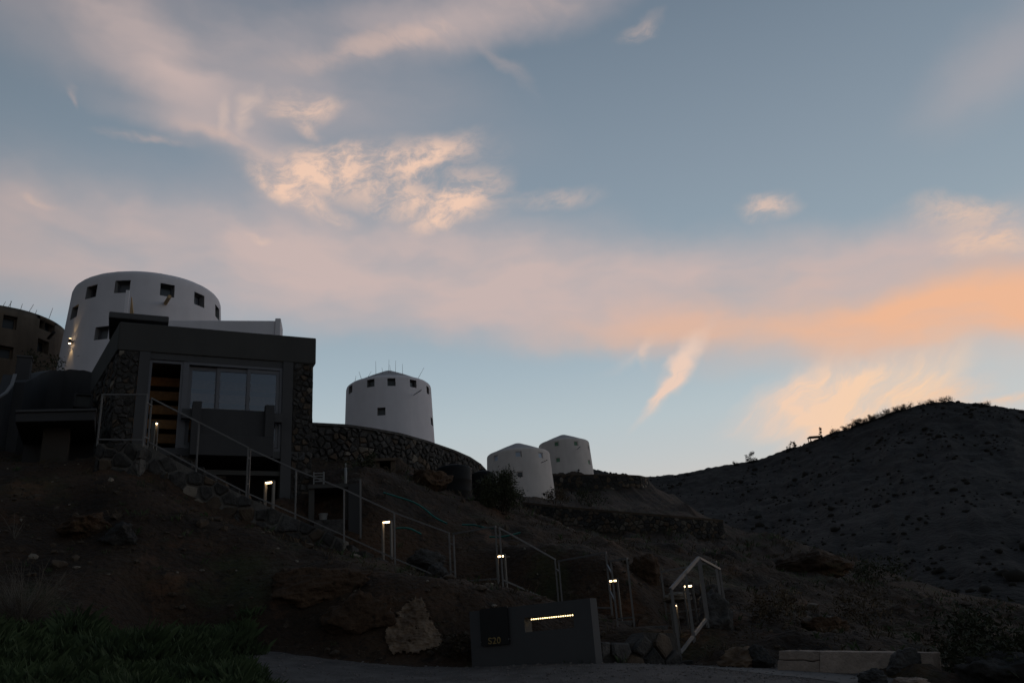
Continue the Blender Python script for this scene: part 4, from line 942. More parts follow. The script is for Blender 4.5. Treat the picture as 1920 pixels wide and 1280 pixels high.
# ------------------------------------------------------------------ small things on the slope
def tank(label, px, D, rad, z1, h):
    q = PD(*px, D); t = thing('water_tank', label, 'tank', (q.x, q.y, z1 - h)); mb = MB(); n = 36; v = []; f = []
    prof = [(rad * .99, -.4), (rad, 0), (rad, h * .2), (rad * 1.02, h * .22), (rad, h * .24), (rad, h * .5), (rad * 1.02, h * .52), (rad, h * .54), (rad, h * .84), (rad * .93, h * .9), (rad * .45, h * .98), (rad * .2, h)]
    for r_, z in prof: v += [(q.x + r_ * math.cos(2 * math.pi * i / n), q.y + r_ * math.sin(2 * math.pi * i / n), z1 - h + z) for i in range(n)]
    for j in range(len(prof) - 1): f += [(j * n + i, j * n + (i + 1) % n, (j + 1) * n + (i + 1) % n, (j + 1) * n + i) for i in range(n)]
    f.append(tuple(range((len(prof) - 1) * n, len(prof) * n))); mb.add(v, f).build('body', 'tank', t, True)
    MB().tube((q.x, q.y, z1 - .005), (q.x, q.y, z1 + .045), rad * .24, 20).build('lid', 'tank', t)
q1 = PD(851, 871, 28.6); tank('larger black water tank in front of the curved stone wall', (851, 890), 28.6, .60, q1.z, 1.25)
q2 = PD(905, 882, 30.2); tank('smaller black water tank half hidden behind the green shrub', (905, 890), 30.2, .46, q2.z, 1.2)
# concrete box with dark opening under the curved wall
hb = PD(716, 872, 26.2); hz = H(hb.x, hb.y); dv = Vector((hb.x, hb.y, 0)).normalized(); rv = Vector((dv.y, -dv.x, 0))
zt_ = PD(716, 861, 26.2).z; zb_ = PD(716, 887, 26.2).z
hut = thing('valve_box', 'small concrete box with a dark opening below the curved wall', 'concrete box', (hb.x, hb.y, zb_))
def ob(o, x0, x1, y0, y1, z0, z1): return MB().hexa([Vector((o.x, o.y, 0)) + rv * q[0] + dv * q[1] + Vector((0, 0, z)) for z in (z0, z1) for q in ((x0, y0), (x1, y0), (x1, y1), (x0, y1))])
ob(hb, -.46, .42, -.1, .9, zt_ - .06, zt_ + .02).build('roof', 'brown', hut)
ob(hb, -.46, -.06, 0, .8, zb_ - .5, zt_ - .06).build('wall', 'brown', hut); ob(hb, .27, .42, 0, .8, zb_ - .5, zt_ - .06).build('wall', 'brown', hut)
ob(hb, -.06, .27, .6, .7, zb_ - .5, zt_ - .06).build('opening', 'black', hut)  # black slab closing the recess, coloured to stand for the darkness inside
# cellar portal right of the house
cb_ = P(617, 940, 21.3); dv = Vector((cb_.x, cb_.y, 0)).normalized(); rv = Vector((dv.y, -dv.x, 0))
zt_ = P(617, 916, 21.3).z; zb_ = P(617, 978, 21.3).z
por = thing('cellar_portal', 'dark concrete cellar opening to the right of the house', 'doorway', (cb_.x, cb_.y, zb_))
ob(cb_, -.50, .46, -.12, 1.2, zt_, zt_ + .10).build('lintel', 'greyband', por)
ob(cb_, -.50, -.36, -.05, 1.2, zb_ - .4, zt_).build('jamb', 'greyband', por); ob(cb_, .38, .46, -.05, 1.2, zb_ - .4, zt_).build('jamb', 'greyband', por)
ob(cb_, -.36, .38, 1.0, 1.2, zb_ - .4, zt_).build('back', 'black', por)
ob(cb_, -.36, .38, -.3, .99, zb_ - .8, zb_ + .01).build('sill', 'stone', por)
MB().hexa([Vector((cb_.x, cb_.y, 0)) + rv * x_ + dv * y_ + Vector((0, 0, z)) for z, kk in ((zb_ - .4, 0), (zt_ + .05, 1)) for x_, y_ in ((.47, -.3), (.80, -.42), (.80, .4), (.47, .4))]).build('wing_wall', 'darkgrey', por)
bk = P(606, 972, 21.2); zbk = H(bk.x, bk.y)
zb1 = P(606, 976, 21.2).z
bu = thing('bucket', 'white plastic bucket standing in the cellar opening', 'bucket', (bk.x, bk.y, zb1))
MB().tube((bk.x, bk.y, zb1 - .02), (bk.x, bk.y, zb1 + .16), .085, 16, .11, False).build('body', 'whitepl', bu, True)
MB().tube((bk.x, bk.y, zb1 + .155), (bk.x, bk.y, zb1 + .175), .118, 16).build('rim', 'whitepl', bu)
cr1 = P(598, 903, 22.0); ch = thing('white_crate', 'small white slatted crate on top of the cellar opening', 'crate', (cr1.x, cr1.y, cr1.z))
for i in range(4): ob(cr1, -.13, .11, -.02, .0, cr1.z + i * .072, cr1.z + i * .072 + .022).build('slat', 'whitepl', ch)
ob(cr1, -.145, -.12, -.03, .2, cr1.z - .15, cr1.z + .26).build('side', 'whitepl', ch); ob(cr1, .10, .145, -.03, .2, cr1.z - .15, cr1.z + .26).build('side', 'whitepl', ch)
pp = P(648, 905, 21.9); pq = P(648, 868, 21.9)
po2 = thing('white_pipe', 'short upright white pipe beside the cellar opening', 'pipe', tuple(pp))
MB().tube((pp.x, pp.y, pp.z - .3), (pp.x, pp.y, pq.z - .12), .035, 10).build('pipe', 'whitepl', po2, True)
MB().tube((pp.x, pp.y, pq.z - .12), (pp.x, pp.y, pq.z), .018, 8).build('stub', 'whitepl', po2, True)
s1_, s2_ = P(676, 898, 20.9), P(676, 985, 20.9)
tag(MB().bar((s2_.x, s2_.y, s2_.z - .3), (s2_.x, s2_.y, s1_.z), .035).build('steel_post', 'steel'), 'single thin steel post right of the cellar opening', 'post')
# hose
def hose(label, pxs, r=.022):
    pts_ = [P(*q) for q in pxs]; cv = bpy.data.curves.new('hose', 'CURVE'); mb = MB(); n = 8; ring = []
    dense = []
    for i in range(len(pts_) - 1):
        p0, p1, p2, p3 = pts_[max(i - 1, 0)], pts_[i], pts_[i + 1], pts_[min(i + 2, len(pts_) - 1)]
        for k in range(8):
            t = k / 8; dense.append(.5 * ((2 * p1) + (p2 - p0) * t + (2 * p0 - 5 * p1 + 4 * p2 - p3) * t * t + (3 * p1 - p0 - 3 * p2 + p3) * t ** 3))
    dense.append(pts_[-1])
    dense = [Vector((p.x, p.y, max(p.z, H(p.x, p.y) + .02))) for p in dense]
    for k in range(len(dense)):
        d = (dense[min(k + 1, len(dense) - 1)] - dense[max(k - 1, 0)]).normalized(); u = d.orthogonal().normalized(); v_ = d.cross(u)
        ring += [dense[k] + (u * math.cos(a_) + v_ * math.sin(a_)) * r for a_ in [2 * math.pi * j / n for j in range(n)]]
    bpy.data.curves.remove(cv)
    f = [(k * n + j, k * n + (j + 1) % n, (k + 1) * n + (j + 1) % n, (k + 1) * n + j) for k in range(len(dense) - 1) for j in range(n)]
    tag(mb.add(ring, f).build('garden_hose', 'hose', None, True), label, 'hose')
hose('long teal hose snaking down the slope behind the railing', [(719, 923, 22.3), (745, 931, 22.3), (775, 941, 22.3), (795, 953, 22.2), (815, 969, 22.1), (838, 981, 22.0)])
hose('short teal hose piece just right of a path lamp', [(743, 990, 21.0), (758, 989, 21.0), (772, 992, 20.9), (790, 1001, 20.8)])
hose('teal hose piece lying below the dark green shrub', [(866, 983, 22.2), (890, 984, 22.2), (906, 988, 22.0), (925, 990, 21.9)])
hose('teal hose end behind the railing joint above the rock face', [(918, 1006, 20.7), (945, 1005, 20.6), (976, 998, 20.6)])

# ------------------------------------------------------------------ rocks
def rock(name, label, px, Y, size, seed, material='stone', cat='rock', sink=.35, group=None, base=None):
    rnd = random.Random(seed); c = P(*px, Y) if base is None else Vector(base)
    if base is None: c.z = max(c.z, H(c.x, c.y) + size[2] * (.5 - sink)) if sink else c.z
    mb = MB(); import bmesh
    bm = bmesh.new(); bmesh.ops.create_icosphere(bm, subdivisions=5, radius=1)
    planes = [(Vector((rnd.gauss(0, 1), rnd.gauss(0, 1), rnd.gauss(0, .8))).normalized(), rnd.uniform(.55, .85)) for _ in range(11)]
    for v in bm.verts:
        p = v.co.copy()
        for n_, dd in planes:
            k = p.dot(n_) - dd
            if k > 0: p -= n_ * k * .88
        n1 = fbm(p.x * 1.6 + seed, p.y * 1.6, p.z * 1.6, 4); n2 = mnoise.ridged_multi_fractal(Vector((p.x * 2.2, p.y * 2.2 + seed, p.z * 3.0)), 1., 2.1, 5, 1., 2.) - 1.1; p *= 1 + .2 * n1 + .17 * n2
        v.co = p
    mb.add([Vector((c.x + v.co.x * size[0] / 1.5, c.y + v.co.y * size[1] / 1.5, c.z + v.co.z * size[2] / 1.5)) for v in bm.verts], [tuple(v.index for v in f.verts) for f in bm.faces]); bm.free()
    return tag(mb.build(name, material, None, True), label, cat, group)
def bank_hit(px, py):
    lo_y = 13.0
    for k in range(120):
        Y = lo_y + k * .03; q = P(px, py, Y)
        if q.z < H(q.x, q.y): return Y
    return 16.0
OUT = [(724, 1128), (731, 1141), (741, 1158), (752, 1140), (764, 1128), (780, 1119), (792, 1122), (797, 1140), (806, 1160), (819, 1180), (830, 1197), (824, 1211), (800, 1216), (778, 1223), (752, 1221), (734, 1224), (724, 1206), (721, 1187), (729, 1172), (722, 1150)]
def inside(x, y):
    c = False
    for i in range(len(OUT)):
        (x1, y1), (x2, y2) = OUT[i - 1], OUT[i]
        if (y1 > y) != (y2 > y) and x < (x2 - x1) * (y - y1) / (y2 - y1) + x1: c = not c
    return c
gn = 64; rv_ = {}; rm = MB(); rfc = []
def rvt(i, j, back):
    if (i, j, back) not in rv_:
        px, py = 716 + 120 * i / gn, 1114 + 114 * j / gn
        n_ = mnoise.ridged_multi_fractal(Vector((px * .035, py * .03, 4.4)), 1., 2.1, 5, 1., 2.) - 1.0 + .8 * fbm(px * .11, py * .11, 2)
        q = P(px, py, bank_hit(px, py) - .07 - .055 * n_); rv_[i, j, back] = len(rm.v); rm.v.append(q + Vector((0, .45 if back else 0, 0)))
    return rv_[i, j, back]
cells = {(i, j) for i in range(gn) for j in range(gn) if inside(716 + 120 * (i + .5) / gn + 5 * fbm(i * .3, j * .3, 5), 1114 + 114 * (j + .5) / gn + 5 * fbm(i * .3, j * .3, 9))}
for i, j in cells:
    rm.f.append((rvt(i, j, 0), rvt(i, j + 1, 0), rvt(i + 1, j + 1, 0), rvt(i + 1, j, 0)))
    for (di, dj, a1_, b1_) in ((-1, 0, (i, j), (i, j + 1)), (1, 0, (i + 1, j + 1), (i + 1, j)), (0, -1, (i + 1, j), (i, j)), (0, 1, (i, j + 1), (i + 1, j + 1))):
        if (i + di, j + dj) not in cells: rm.f.append((rvt(*a1_, 0), rvt(*a1_, 1), rvt(*b1_, 1), rvt(*b1_, 0)))
tag(rm.build('rock_outcrop', 'rockface', None, True), 'large ochre bare rock face in the bank left of the sign', 'rock')
rock('boulder', 'flat-topped dark boulder jutting from the left hillside', (165, 985), 16.9, (.85, .7, .42), 5, 'soil')
rock('boulder', 'rounded dark boulder on the left slope under the flat-topped one', (225, 1010), 16.6, (.6, .5, .4), 6, 'stone')
rock('boulder', 'brown boulder on the slope just left of the water tanks', (805, 905), 25.8, (1.1, .9, .7), 8, 'soil')
rock('boulder', 'dark boulder partly covering the concrete beam', (1695, 1246), 12.2, (.42, .36, .32), 9, 'stone')
rock('boulder', 'small dark boulder at the bottom edge below the concrete beam', (1638, 1273), 11.4, (.30, .26, .18), 10, 'stone')
rock('boulder', 'pale earth-covered boulder at the foot of the entrance handrail', (1385, 1237), 14.2, (.55, .4, .30), 11, 'rockface')
rock('boulder', 'dark boulder with pale top between handrail and concrete beam', (1425, 1236), 14.0, (.34, .3, .30), 12, 'stone')
rock('boulder', 'large dark rock outcrop under the rightmost railing frame', (1345, 1195), 16.6, (.62, .6, .75), 13, 'stone')
rock('boulder', 'grey boulder behind the railing left of the short level frame', (800, 1050), 20.1, (.75, .5, .42), 14, 'stone')
rock('boulder', 'squarish grey boulder at the foot of the short level frame', (822, 1080), 19.6, (.45, .4, .42), 15, 'stone')
rock('boulder', 'dark rock hollow on the slope behind the narrow railing frame', (1212, 1082), 20.5, (.55, .5, .75), 16, 'soil')
rock('boulder', 'pale flat rock on the slope behind the entrance handrail', (1270, 1120), 18.9, (.5, .35, .18), 17, 'stone3')
rock('boulder', 'low brown boulder on the open slope right of the railings', (1545, 1180), 17.0, (.7, .5, .3), 18, 'soil')
rock('boulder', 'dark crag high on the right-hand slope', (1530, 1070), 31, (2.2, 1.6, .9), 19, 'soil')
rock('boulder', 'small pale stone at the bottom right corner below the beam', (1712, 1277), 11.2, (.34, .2, .10), 20, 'concrete')
rock('boulder', 'large dark earth-covered boulder in the bottom right corner', (1890, 1262), 11.6, (.9, .7, .55), 22, 'stone')
rock('boulder', 'long overhanging dark rock in the bank below the long railing', (590, 1125), 16.2, (1.6, .5, .55), 24, 'soil')
rock('boulder', 'shadowed dark rock left of the ochre rock face', (660, 1175), 15.7, (1.05, .5, .75), 25, 'soil')
# loose stones everywhere: nobody could count them
rnd = random.Random(99); mb = MB(); mb2 = MB()
gr = (1 + 5 ** .5) / 2
octv = [Vector(q).normalized() for q in ((-1, gr, 0), (1, gr, 0), (-1, -gr, 0), (1, -gr, 0), (0, -1, gr), (0, 1, gr), (0, -1, -gr), (0, 1, -gr), (gr, 0, -1), (gr, 0, 1), (-gr, 0, -1), (-gr, 0, 1))]
octf = [(0, 11, 5), (0, 5, 1), (0, 1, 7), (0, 7, 10), (0, 10, 11), (1, 5, 9), (5, 11, 4), (11, 10, 2), (10, 7, 6), (7, 1, 8), (3, 9, 4), (3, 4, 2), (3, 2, 6), (3, 6, 8), (3, 8, 9), (4, 9, 5), (2, 4, 11), (6, 2, 10), (8, 6, 7), (9, 8, 1)]
def inhouse(x, y):
    q = Vector((x, y, 0)) - Vector((HC.x, HC.y, 0)); s, dd = q.dot(HU), q.dot(HN); return -.9 < s < 5.1 and -.4 < dd < 5
for k in range(4200):
    x, y = rnd.uniform(-14, 16), rnd.uniform(13.5, 40) if rnd.random() < .45 else rnd.uniform(13, 21)
    if inhouse(x, y) or y < road_edge(x) + .05 or (-1.3 < x < 1.3 and y < 15.6): continue
    s = min(.16, .018 * math.exp(rnd.gauss(.35, .7))); z = H(x, y) + s * .15
    sc3 = [s * rnd.uniform(.6, 1.3) for _ in range(3)]; rz = rnd.uniform(0, 6.3); c_, s_2 = math.cos(rz), math.sin(rz)
    q = [Vector((p.x * sc3[0] + rnd.uniform(-.22, .22) * s, p.y * sc3[1] + rnd.uniform(-.22, .22) * s, p.z * sc3[2] * .65 + rnd.uniform(-.15, .15) * s)) for p in octv]
    (mb if rnd.random() < .93 else mb2).add([(x + p.x * c_ - p.y * s_2, y + p.x * s_2 + p.y * c_, z + p.z) for p in q], octf)
o = mb.build('loose_stones', 'stone2'); o['kind'] = 'stuff'; o['label'] = 'small brown stones strewn over the hillside'
o = mb2.build('pale_rubble', 'stone3'); o['kind'] = 'stuff'; o['label'] = 'small pale stones strewn over the hillside'
# gravel grains on the near road
mb = MB()
for k in range(2600):
    x = rnd.uniform(-5.5, 6); y = rnd.uniform(9.5, 15.2)
    if y > road_edge(x) + .08: continue
    s = rnd.uniform(.008, .028); z = H(x, y) + .02
    mb.add([(x + p.x * s * rnd.uniform(.6, 1.3), y + p.y * s * rnd.uniform(.6, 1.3), z + p.z * s * .7) for p in octv], octf)
o = mb.build('road_gravel', 'gravel'); o['kind'] = 'stuff'; o['label'] = 'loose gravel grains on the road'
# fallen concrete beam
b0, b1 = P(1457, 1254, 13.3), P(1752, 1262, 12.0)
ax_ = Vector((b1.x - b0.x, b1.y - b0.y, b1.z - b0.z)); Lb = ax_.length; ax_.normalize(); ay = Vector((-ax_.y, ax_.x, 0)).normalized(); az3 = ax_.cross(ay)
hb_ = .25
def bmp(s, y, z): return b0 + ax_ * s + ay * (y + z * .30) + az3 * z
beam = thing('concrete_beam', 'cracked pale concrete beam lying at the right edge of the road', 'beam', tuple(b0))
def bpiece(s0, s1, y0, y1, z0, z1, jag=0, n=26, name='beam_body'):
    v = []; f = []; rr = random.Random(4)
    for i in range(n + 1):
        s = s0 + (s1 - s0) * i / n; j = .006 * fbm(s * 5, 2); 
        e = jag * fbm(s * 7, 8) if jag else 0
        v += [bmp(s, y0 + j, z0 + (e if name == 'upper_piece' else 0)), bmp(s, y1, z0 + (e if name == 'upper_piece' else 0)), bmp(s, y1, z1 + j + (e if name == 'lower_piece' else 0)), bmp(s, y0 + j, z1 + j + (e if name == 'lower_piece' else 0))]
    for i in range(n):
        for k in range(4): a_, b_ = i * 4 + k, i * 4 + (k + 1) % 4; f.append((a_, a_ + 4, b_ + 4, b_))
    f += [(0, 1, 2, 3), (n * 4 + 3, n * 4 + 2, n * 4 + 1, n * 4)]
    return MB().add(v, f).build(name, 'concrete', beam, bevel=.012)
bpiece(.62, Lb, 0, .38, -.03, hb_)
bpiece(.0, .618, .004, .38, -.03, hb_ * .48, .016, 14, 'lower_piece')
bpiece(.02, .618, .004, .38, hb_ * .53, hb_, .016, 14, 'upper_piece')

# ------------------------------------------------------------------ vegetation
def leaf(mb, p, s, rnd, up=.3):
    d = Vector((rnd.gauss(0, 1), rnd.gauss(0, 1), rnd.gauss(up, .7))).normalized(); u = d.orthogonal().normalized(); a_ = rnd.uniform(0, 6.3); u = u * math.cos(a_) + d.cross(u) * math.sin(a_)
    mb.add([p - u * s * .28, p + d * s * .5 - u * s * .05, p + d * s, p + d * s * .45 + u * s * .3], [(0, 1, 2, 3)])
def bush(name, label, base, rad, hgt, n, ls, seed, material='plant', cat='shrub', stems=7, clumps=26, group=None, part='crown', airy=.0, kind=None):
    rnd = random.Random(seed); base = Vector(base); t = thing(name, label, cat, tuple(base), group)
    tr = MB(); tips = []
    for k in range(stems):
        a_ = rnd.uniform(0, 6.3); p = base - Vector((0, 0, .15)); r_ = hgt * .022 * rnd.uniform(.7, 1.3)
        tgt = base + Vector((math.cos(a_) * rad * rnd.uniform(.2, .7), math.sin(a_) * rad * rnd.uniform(.2, .7), hgt * rnd.uniform(.5, .9)))
        for i in range(4):
            nx_ = p.lerp(tgt, 1 / (4 - i)) + Vector((rnd.gauss(0, .04), rnd.gauss(0, .04), rnd.gauss(0, .02))) * hgt
            tr.tube(p, nx_, r_, 5, r_ * .72, False); r_ *= .72; p = nx_
            if i > 0: tips.append(p)
    tr.build('trunk', 'bark', t, True)
    cl = MB()
    for c in range(clumps):
        th, u = rnd.uniform(0, 6.3), rnd.random() ** .5; hz_ = rnd.uniform(.12, 1); rr = rad * (1 - .55 * max(0, hz_ - .35) ** 1.2) * u
        cc = base + Vector((math.cos(th) * rr, math.sin(th) * rr, hgt * hz_)); cs = rad * rnd.uniform(.14, .34)
        for k in range(n // clumps):
            p = cc + Vector((rnd.gauss(0, cs * .6), rnd.gauss(0, cs * .6), rnd.gauss(0, cs * .6)))
            if p.z < base.z - .05: continue
            leaf(cl, p, ls * rnd.uniform(.6, 1.4), rnd)
    cl.build(part, material, t); return t
q = PD(940, 985, 26.5); q.z = H(q.x, q.y)
bush('shrub', 'dense dark green shrub in front of the small white towers', (q.x, q.y, q.z), .72, PD(925, 893, 26.5).z - q.z, 9000, .085, 51, clumps=60)
q = PD(80, 700, 30); bush('shrub', 'wild green shrub growing before the brown cement tower', (q.x, q.y, q.z - .8), .75, PD(80, 655, 30).z - q.z + .6, 1100, .11, 52, clumps=34)
for lab, px, D, rad, hgt, mtl, sd_, n in [
        ('low grey scrub bush left of the low terrace wall', (1040, 940), 60, 1.0, .9, 'dry', 53, 900), ('brown scrub bush under the skyline wall of the farthest tower', (1105, 935), 66, 1.4, 1.1, 'plant', 54, 900),
        ('weedy green bush beside the small concrete box', (690, 893), 25.3, .30, .36, 'plant', 55, 500), ('dark bushy plant at the right border near the bottom corner', (1860, 1235), 13.5, .95, .75, 'plant', 56, 3600),
        ('dry grassy bush on the slope right of the rightmost railing', (1465, 1190), 17.5, .55, .55, 'dry', 57, 900), ('round dry scrub bush low on the right slope', (1620, 1150), 22, .9, .7, 'dry', 58, 900),
        ('dark scrub bush on the skyline of the right slope', (1640, 1080), 42, 1.3, .8, 'plant', 59, 800), ('small dry bush at the foot of the bank left of the sign', (855, 1210), 15.3, .35, .35, 'dry', 60, 700)]:
    q = PD(*px, D); z = H(q.x, q.y); bush('shrub', lab, (q.x, q.y, z), rad, hgt, n, .09 if D < 30 else .16, sd_, mtl, clumps=24)
# bare twiggy bush at the left border
def twiggy(label, base, rad, hgt, seed, n=130, material='twig'):
    rnd = random.Random(seed); base = Vector(base); t = thing('bare_shrub', label, 'shrub', tuple(base)); mb = MB()
    for k in range(n):
        a_, u = rnd.uniform(0, 6.3), rnd.uniform(.05, 1) ** .6; p = base + Vector((math.cos(a_), math.sin(a_), 0)) * rad * .2 * u
        d = Vector((math.cos(a_) * u, math.sin(a_) * u, rnd.uniform(.6, 1.2))).normalized(); r_ = .006; L_ = hgt * rnd.uniform(.5, 1.1) / 4
        for i in range(4):
            d = (d + Vector((rnd.gauss(0, .22), rnd.gauss(0, .22), rnd.gauss(0, .12)))).normalized(); q = p + d * L_; mb.tube(p, q, r_, 3, r_ * .7, False)
            if i > 0:
                d2_ = (d + Vector((rnd.gauss(0, .6), rnd.gauss(0, .6), rnd.gauss(0, .4)))).normalized(); mb.tube(p, p + d2_ * L_ * .8, r_ * .6, 3, r_ * .3, False)
            p = q; r_ *= .75
    mb.build('twigs', material, t)
q = P(45, 1120, 13.6); twiggy('tangled leafless grey shrub at the left border', (q.x, q.y, H(q.x, q.y)), .7, .95, 61, 190)
q = P(30, 990, 16.2); twiggy('single dead curved stalk high on the left slope', (q.x, q.y, H(q.x, q.y)), .12, .55, 62, 8)
# grass mat in the foreground and tufts on the hill
def blades(name, label, spots, material, seed):
    rnd = random.Random(seed); v = []; f = []
    for x, y, z, h, spread, n in spots:
        for k in range(n):
            a_ = rnd.uniform(0, 6.3); r_ = spread * rnd.random() ** .5; px_, py_ = x + math.cos(a_) * r_, y + math.sin(a_) * r_
            b_ = rnd.uniform(0, 6.3); w_ = .002 + h * .0055; l_ = h * rnd.uniform(.5, 1.15); ln = rnd.uniform(.15, .75)
            dx_, dy_ = math.cos(b_), math.sin(b_); i = len(v)
            v += [(px_ - dy_ * w_, py_ + dx_ * w_, z), (px_ + dy_ * w_, py_ - dx_ * w_, z), (px_ + dx_ * l_ * ln * .4 + dy_ * w_ * .7, py_ + dy_ * l_ * ln * .4 - dx_ * w_ * .7, z + l_ * .6), (px_ + dx_ * l_ * ln, py_ + dy_ * l_ * ln, z + l_ * (1 - ln * .25))]
            f += [(i, i + 1, i + 2, i + 3)]
    o = grid_mesh(name, np.array(v), np.array(f), material, False); o['kind'] = 'stuff'; o['label'] = label; return o
def px_of(p):
    c = p - EYE; z = c.dot(FW); return 960 + c.dot(RT) / z * F, 640 - c.dot(UP) / z * F
rnd = random.Random(5); sp_ = []
for k in range(6500):
    x, y = rnd.uniform(-10.5, -2.6), rnd.uniform(7.5, 15.2); z = H(x, y); X, Y = px_of(Vector((x, y, z)))
    lim = np.interp(Y, [1140, 1190, 1215, 1250, 1290], [300, 380, 420, 478, 515])
    if X > lim + 12 * fbm(y * 3, 1) or Y < 1185 - 25 * fbm(x * 1.5, 7): continue
    m_ = .5 + .9 * fbm(x * .8, y * .8, 3, 3) + .35 * fbm(x * 3, y * 3, 6, 2)
    if m_ < .12 and rnd.random() < .6: continue
    sp_.append((x, y, z - .02, .08 + .40 * min(1.1, max(0, m_)) * (1 if X < lim - 60 else .5), .09, 20))
# bushier weeds along the back of the grass
for px, py, Y, n_, h in [(120, 1205, 12.6, 60, .42), (200, 1195, 13.0, 90, .55), (265, 1190, 13.4, 110, .62), (330, 1195, 13.8, 100, .55), (390, 1190, 14.6, 80, .45), (440, 1195, 15.2, 80, .5), (490, 1200, 15.5, 50, .36), (60, 1230, 11.6, 70, .45), (360, 1235, 12.8, 70, .35), (30, 1200, 12.4, 60, .35)]:
    c_ = P(px, py, Y)
    for k in range(n_):
        a_ = rnd.uniform(0, 6.3); r_ = .55 * rnd.random() ** .6; x, y = c_.x + math.cos(a_) * r_ * 1.2, c_.y + math.sin(a_) * r_
        if y > road_edge(x) - .3 and x > -4.9: continue
        sp_.append((x, y, H(x, y) - .02, h * rnd.uniform(.6, 1.1) * (1.15 - r_), .12, 30))
blades('grass_mat', 'thick green grass covering the bottom left foreground', sp_, 'grass', 6)
sp1, sp2 = [], []
for k in range(5200):
    x, y = rnd.uniform(-15, 18), 13.5 + 34 * rnd.random() ** 1.6
    if inhouse(x, y) or y < road_edge(x) + .12: continue
    dmin = min(abs((Vector((x, y, 0)) - Vector((p.x, p.y, 0))).length) for p in STAIR)
    if dmin < .7: continue
    n_ = fbm(x * .35, y * .35, 4)
    if n_ < -.12 and rnd.random() < .8: continue
    h = rnd.uniform(.06, .22) * (1 + max(0, y - 22) * .03)
    (sp1 if rnd.random() < .78 - (.35 if n_ > .25 else 0) else sp2).append((x, y, H(x, y) - .02, h, h * .5, 9))
mbs = {'dry': MB(), 'plant': MB()}; rs = random.Random(17)
for k in range(1500):
    x, y = rs.uniform(-15, 22), 13.8 + 40 * rs.random() ** 1.5
    if inhouse(x, y) or y < road_edge(x) + .2 or (-1.3 < x < 1.3 and y < 15.6): continue
    if min((Vector((x, y, 0)) - Vector((p.x, p.y, 0))).length for p in STAIR) < .9: continue
    if fbm(x * .3, y * .3, 11) < -.05 and rs.random() < .7: continue
    z = H(x, y); rr = rs.uniform(.08, .26) * (1 + max(0, y - 22) * .025); m_ = mbs['dry' if rs.random() < .7 else 'plant']
    for j in range(34):
        a_ = rs.uniform(0, 6.3); r_ = rr * rs.random() ** .5; leaf(m_, Vector((x + math.cos(a_) * r_, y + math.sin(a_) * r_, z + rs.random() * rr * .8 * (1.2 - r_ / rr))), rr * rs.uniform(.15, .34), rs)
for k, m_ in mbs.items(): o = m_.build('low_scrub', k); o['kind'] = 'stuff'; o['label'] = 'low scrub over the hillside'
blades('dry_tufts', 'dry brown grass tufts over the hillside', sp1, 'dry', 7)
blades('green_tufts', 'low green weeds over the hillside', sp2, 'grass', 8)
# scattered scrub on the far hill
mb = MB()
for k in range(9000):
    i, j = hrnd.randrange(len(azs)), int((hrnd.random() ** 1.3) * (len(T) - 8)); p = Vector(HV[i * nt_ + j])
    if azs[i] < 4 or azs[i] > 42 or fbm(p.x * .03, p.y * .03, 6) < -.1: continue
    r_ = .22 * math.exp(hrnd.gauss(.5, .55)) * (1.0 if j > 4 else .8); h_ = r_ * hrnd.uniform(.5, .9)
    mb.add([(p.x + q.x * r_ * hrnd.uniform(.7, 1.3), p.y + q.y * r_ * hrnd.uniform(.7, 1.3), p.z + h_ * .35 + q.z * h_ * hrnd.uniform(.7, 1.2)) for q in octv], octf)
o = mb.build('hill_scrub', 'hillscrub', None, True); o['kind'] = 'stuff'; o['label'] = 'dark scrub dotted over the far hill'
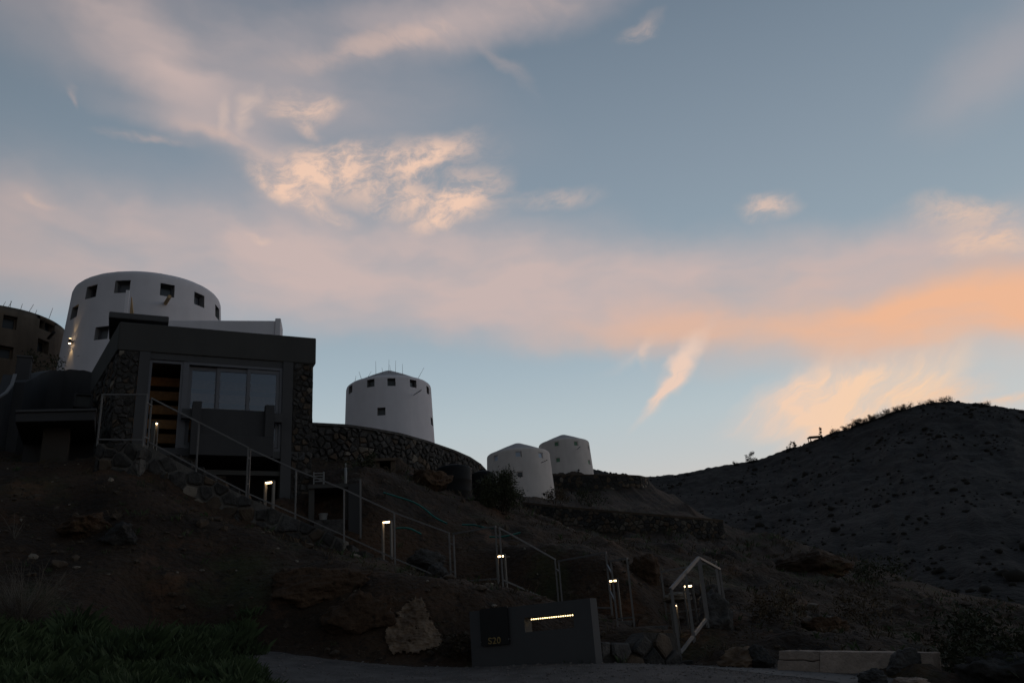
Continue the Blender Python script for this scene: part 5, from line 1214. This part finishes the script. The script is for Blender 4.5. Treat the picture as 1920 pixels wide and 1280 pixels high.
# trees and huts along the far ridge
def ridge_z(az_): return float(np.interp(az_, [q[0] for q in ra], [q[1] for q in ra]))
def on_ridge(px):
    az_ = azel(px, 800)[0]
    for _ in range(6):
        zz = ridge_z(az_); X, Y = px_of(Vector((400 * math.sin(R(az_)), 400 * math.cos(R(az_)), zz))); az_ += (px - X) / F * 57
    D = 397; return Vector((D * math.sin(R(az_)), D * math.cos(R(az_)), ridge_z(az_) - 2.2))
for lab, px, rad, hgt, n, sd_ in [('lone spreading tree on the far ridge at its low left end', 1408, 2.7, 5.0, 520, 71), ('small round tree on the far ridge between the lone tree and the cypress', 1487, 1.6, 4.2, 300, 72),
        ('slim dark cypress standing on the far ridge', 1541, .75, 6.2, 320, 73), ('flat-topped tree on the far ridge above the cypress', 1607, 2.6, 3.6, 360, 74), ('bushy tree on the far ridge below the summit', 1635, 2.5, 3.4, 340, 75),
        ('low tree clump on the far ridge left of the summit', 1668, 3.2, 3.2, 380, 76), ('dense low tree clump near the summit of the far hill', 1700, 3.4, 3.0, 380, 77), ('low bush on the far ridge beside the cypress', 1566, 2.6, 2.6, 300, 78),
        ('low bush on the far ridge halfway up from cypress to summit', 1585, 2.0, 2.8, 260, 79), ('tiny bush on the far ridge left of the small round tree', 1477, .7, 3.0, 140, 80), ('low bush on the summit of the far hill', 1772, 4.0, 2.4, 360, 81),
        ('low bush on the far ridge left of the lone tree', 1378, 1.4, 2.2, 160, 82), ('low bush on the far ridge right of the summit', 1845, 3.0, 2.2, 300, 83),
        ('wide low bush on the far ridge just left of the flat-topped tree', 1598, 2.4, 2.6, 300, 84), ('wide low bush between the flat-topped and the bushy ridge tree', 1622, 2.8, 2.5, 320, 85), ('low dark hedge on the far ridge above the bushy tree', 1652, 3.6, 2.6, 400, 86),
        ('low dark hedge on the far ridge before the summit', 1684, 3.8, 2.5, 400, 87), ('low scrub bush on the shoulder just left of the summit', 1738, 4.0, 2.4, 380, 88)]:
    q = on_ridge(px); bush('ridge_tree', lab, q, rad, hgt, n * 4, .42 if rad > 1 else .36, sd_, 'ridge', 'tree', 4, 18, group='trees along the far ridge')
q = on_ridge(1530); hut2 = thing('hillside_hut', 'small flat-roofed shelter on the far ridge beside the cypress', 'hut', tuple(q))
for a_, b_ in ((-2.4, 0), (2.4, 0), (-2.4, 3), (2.4, 3)): MB().box((q.x + a_, q.y + b_, q.z + 1.3), (.3, .3, 3.2)).build('post', 'brown', hut2)
MB().box((q.x, q.y + 1.5, q.z + 3.0), (5.6, 3.8, .3)).build('roof', 'brown', hut2)
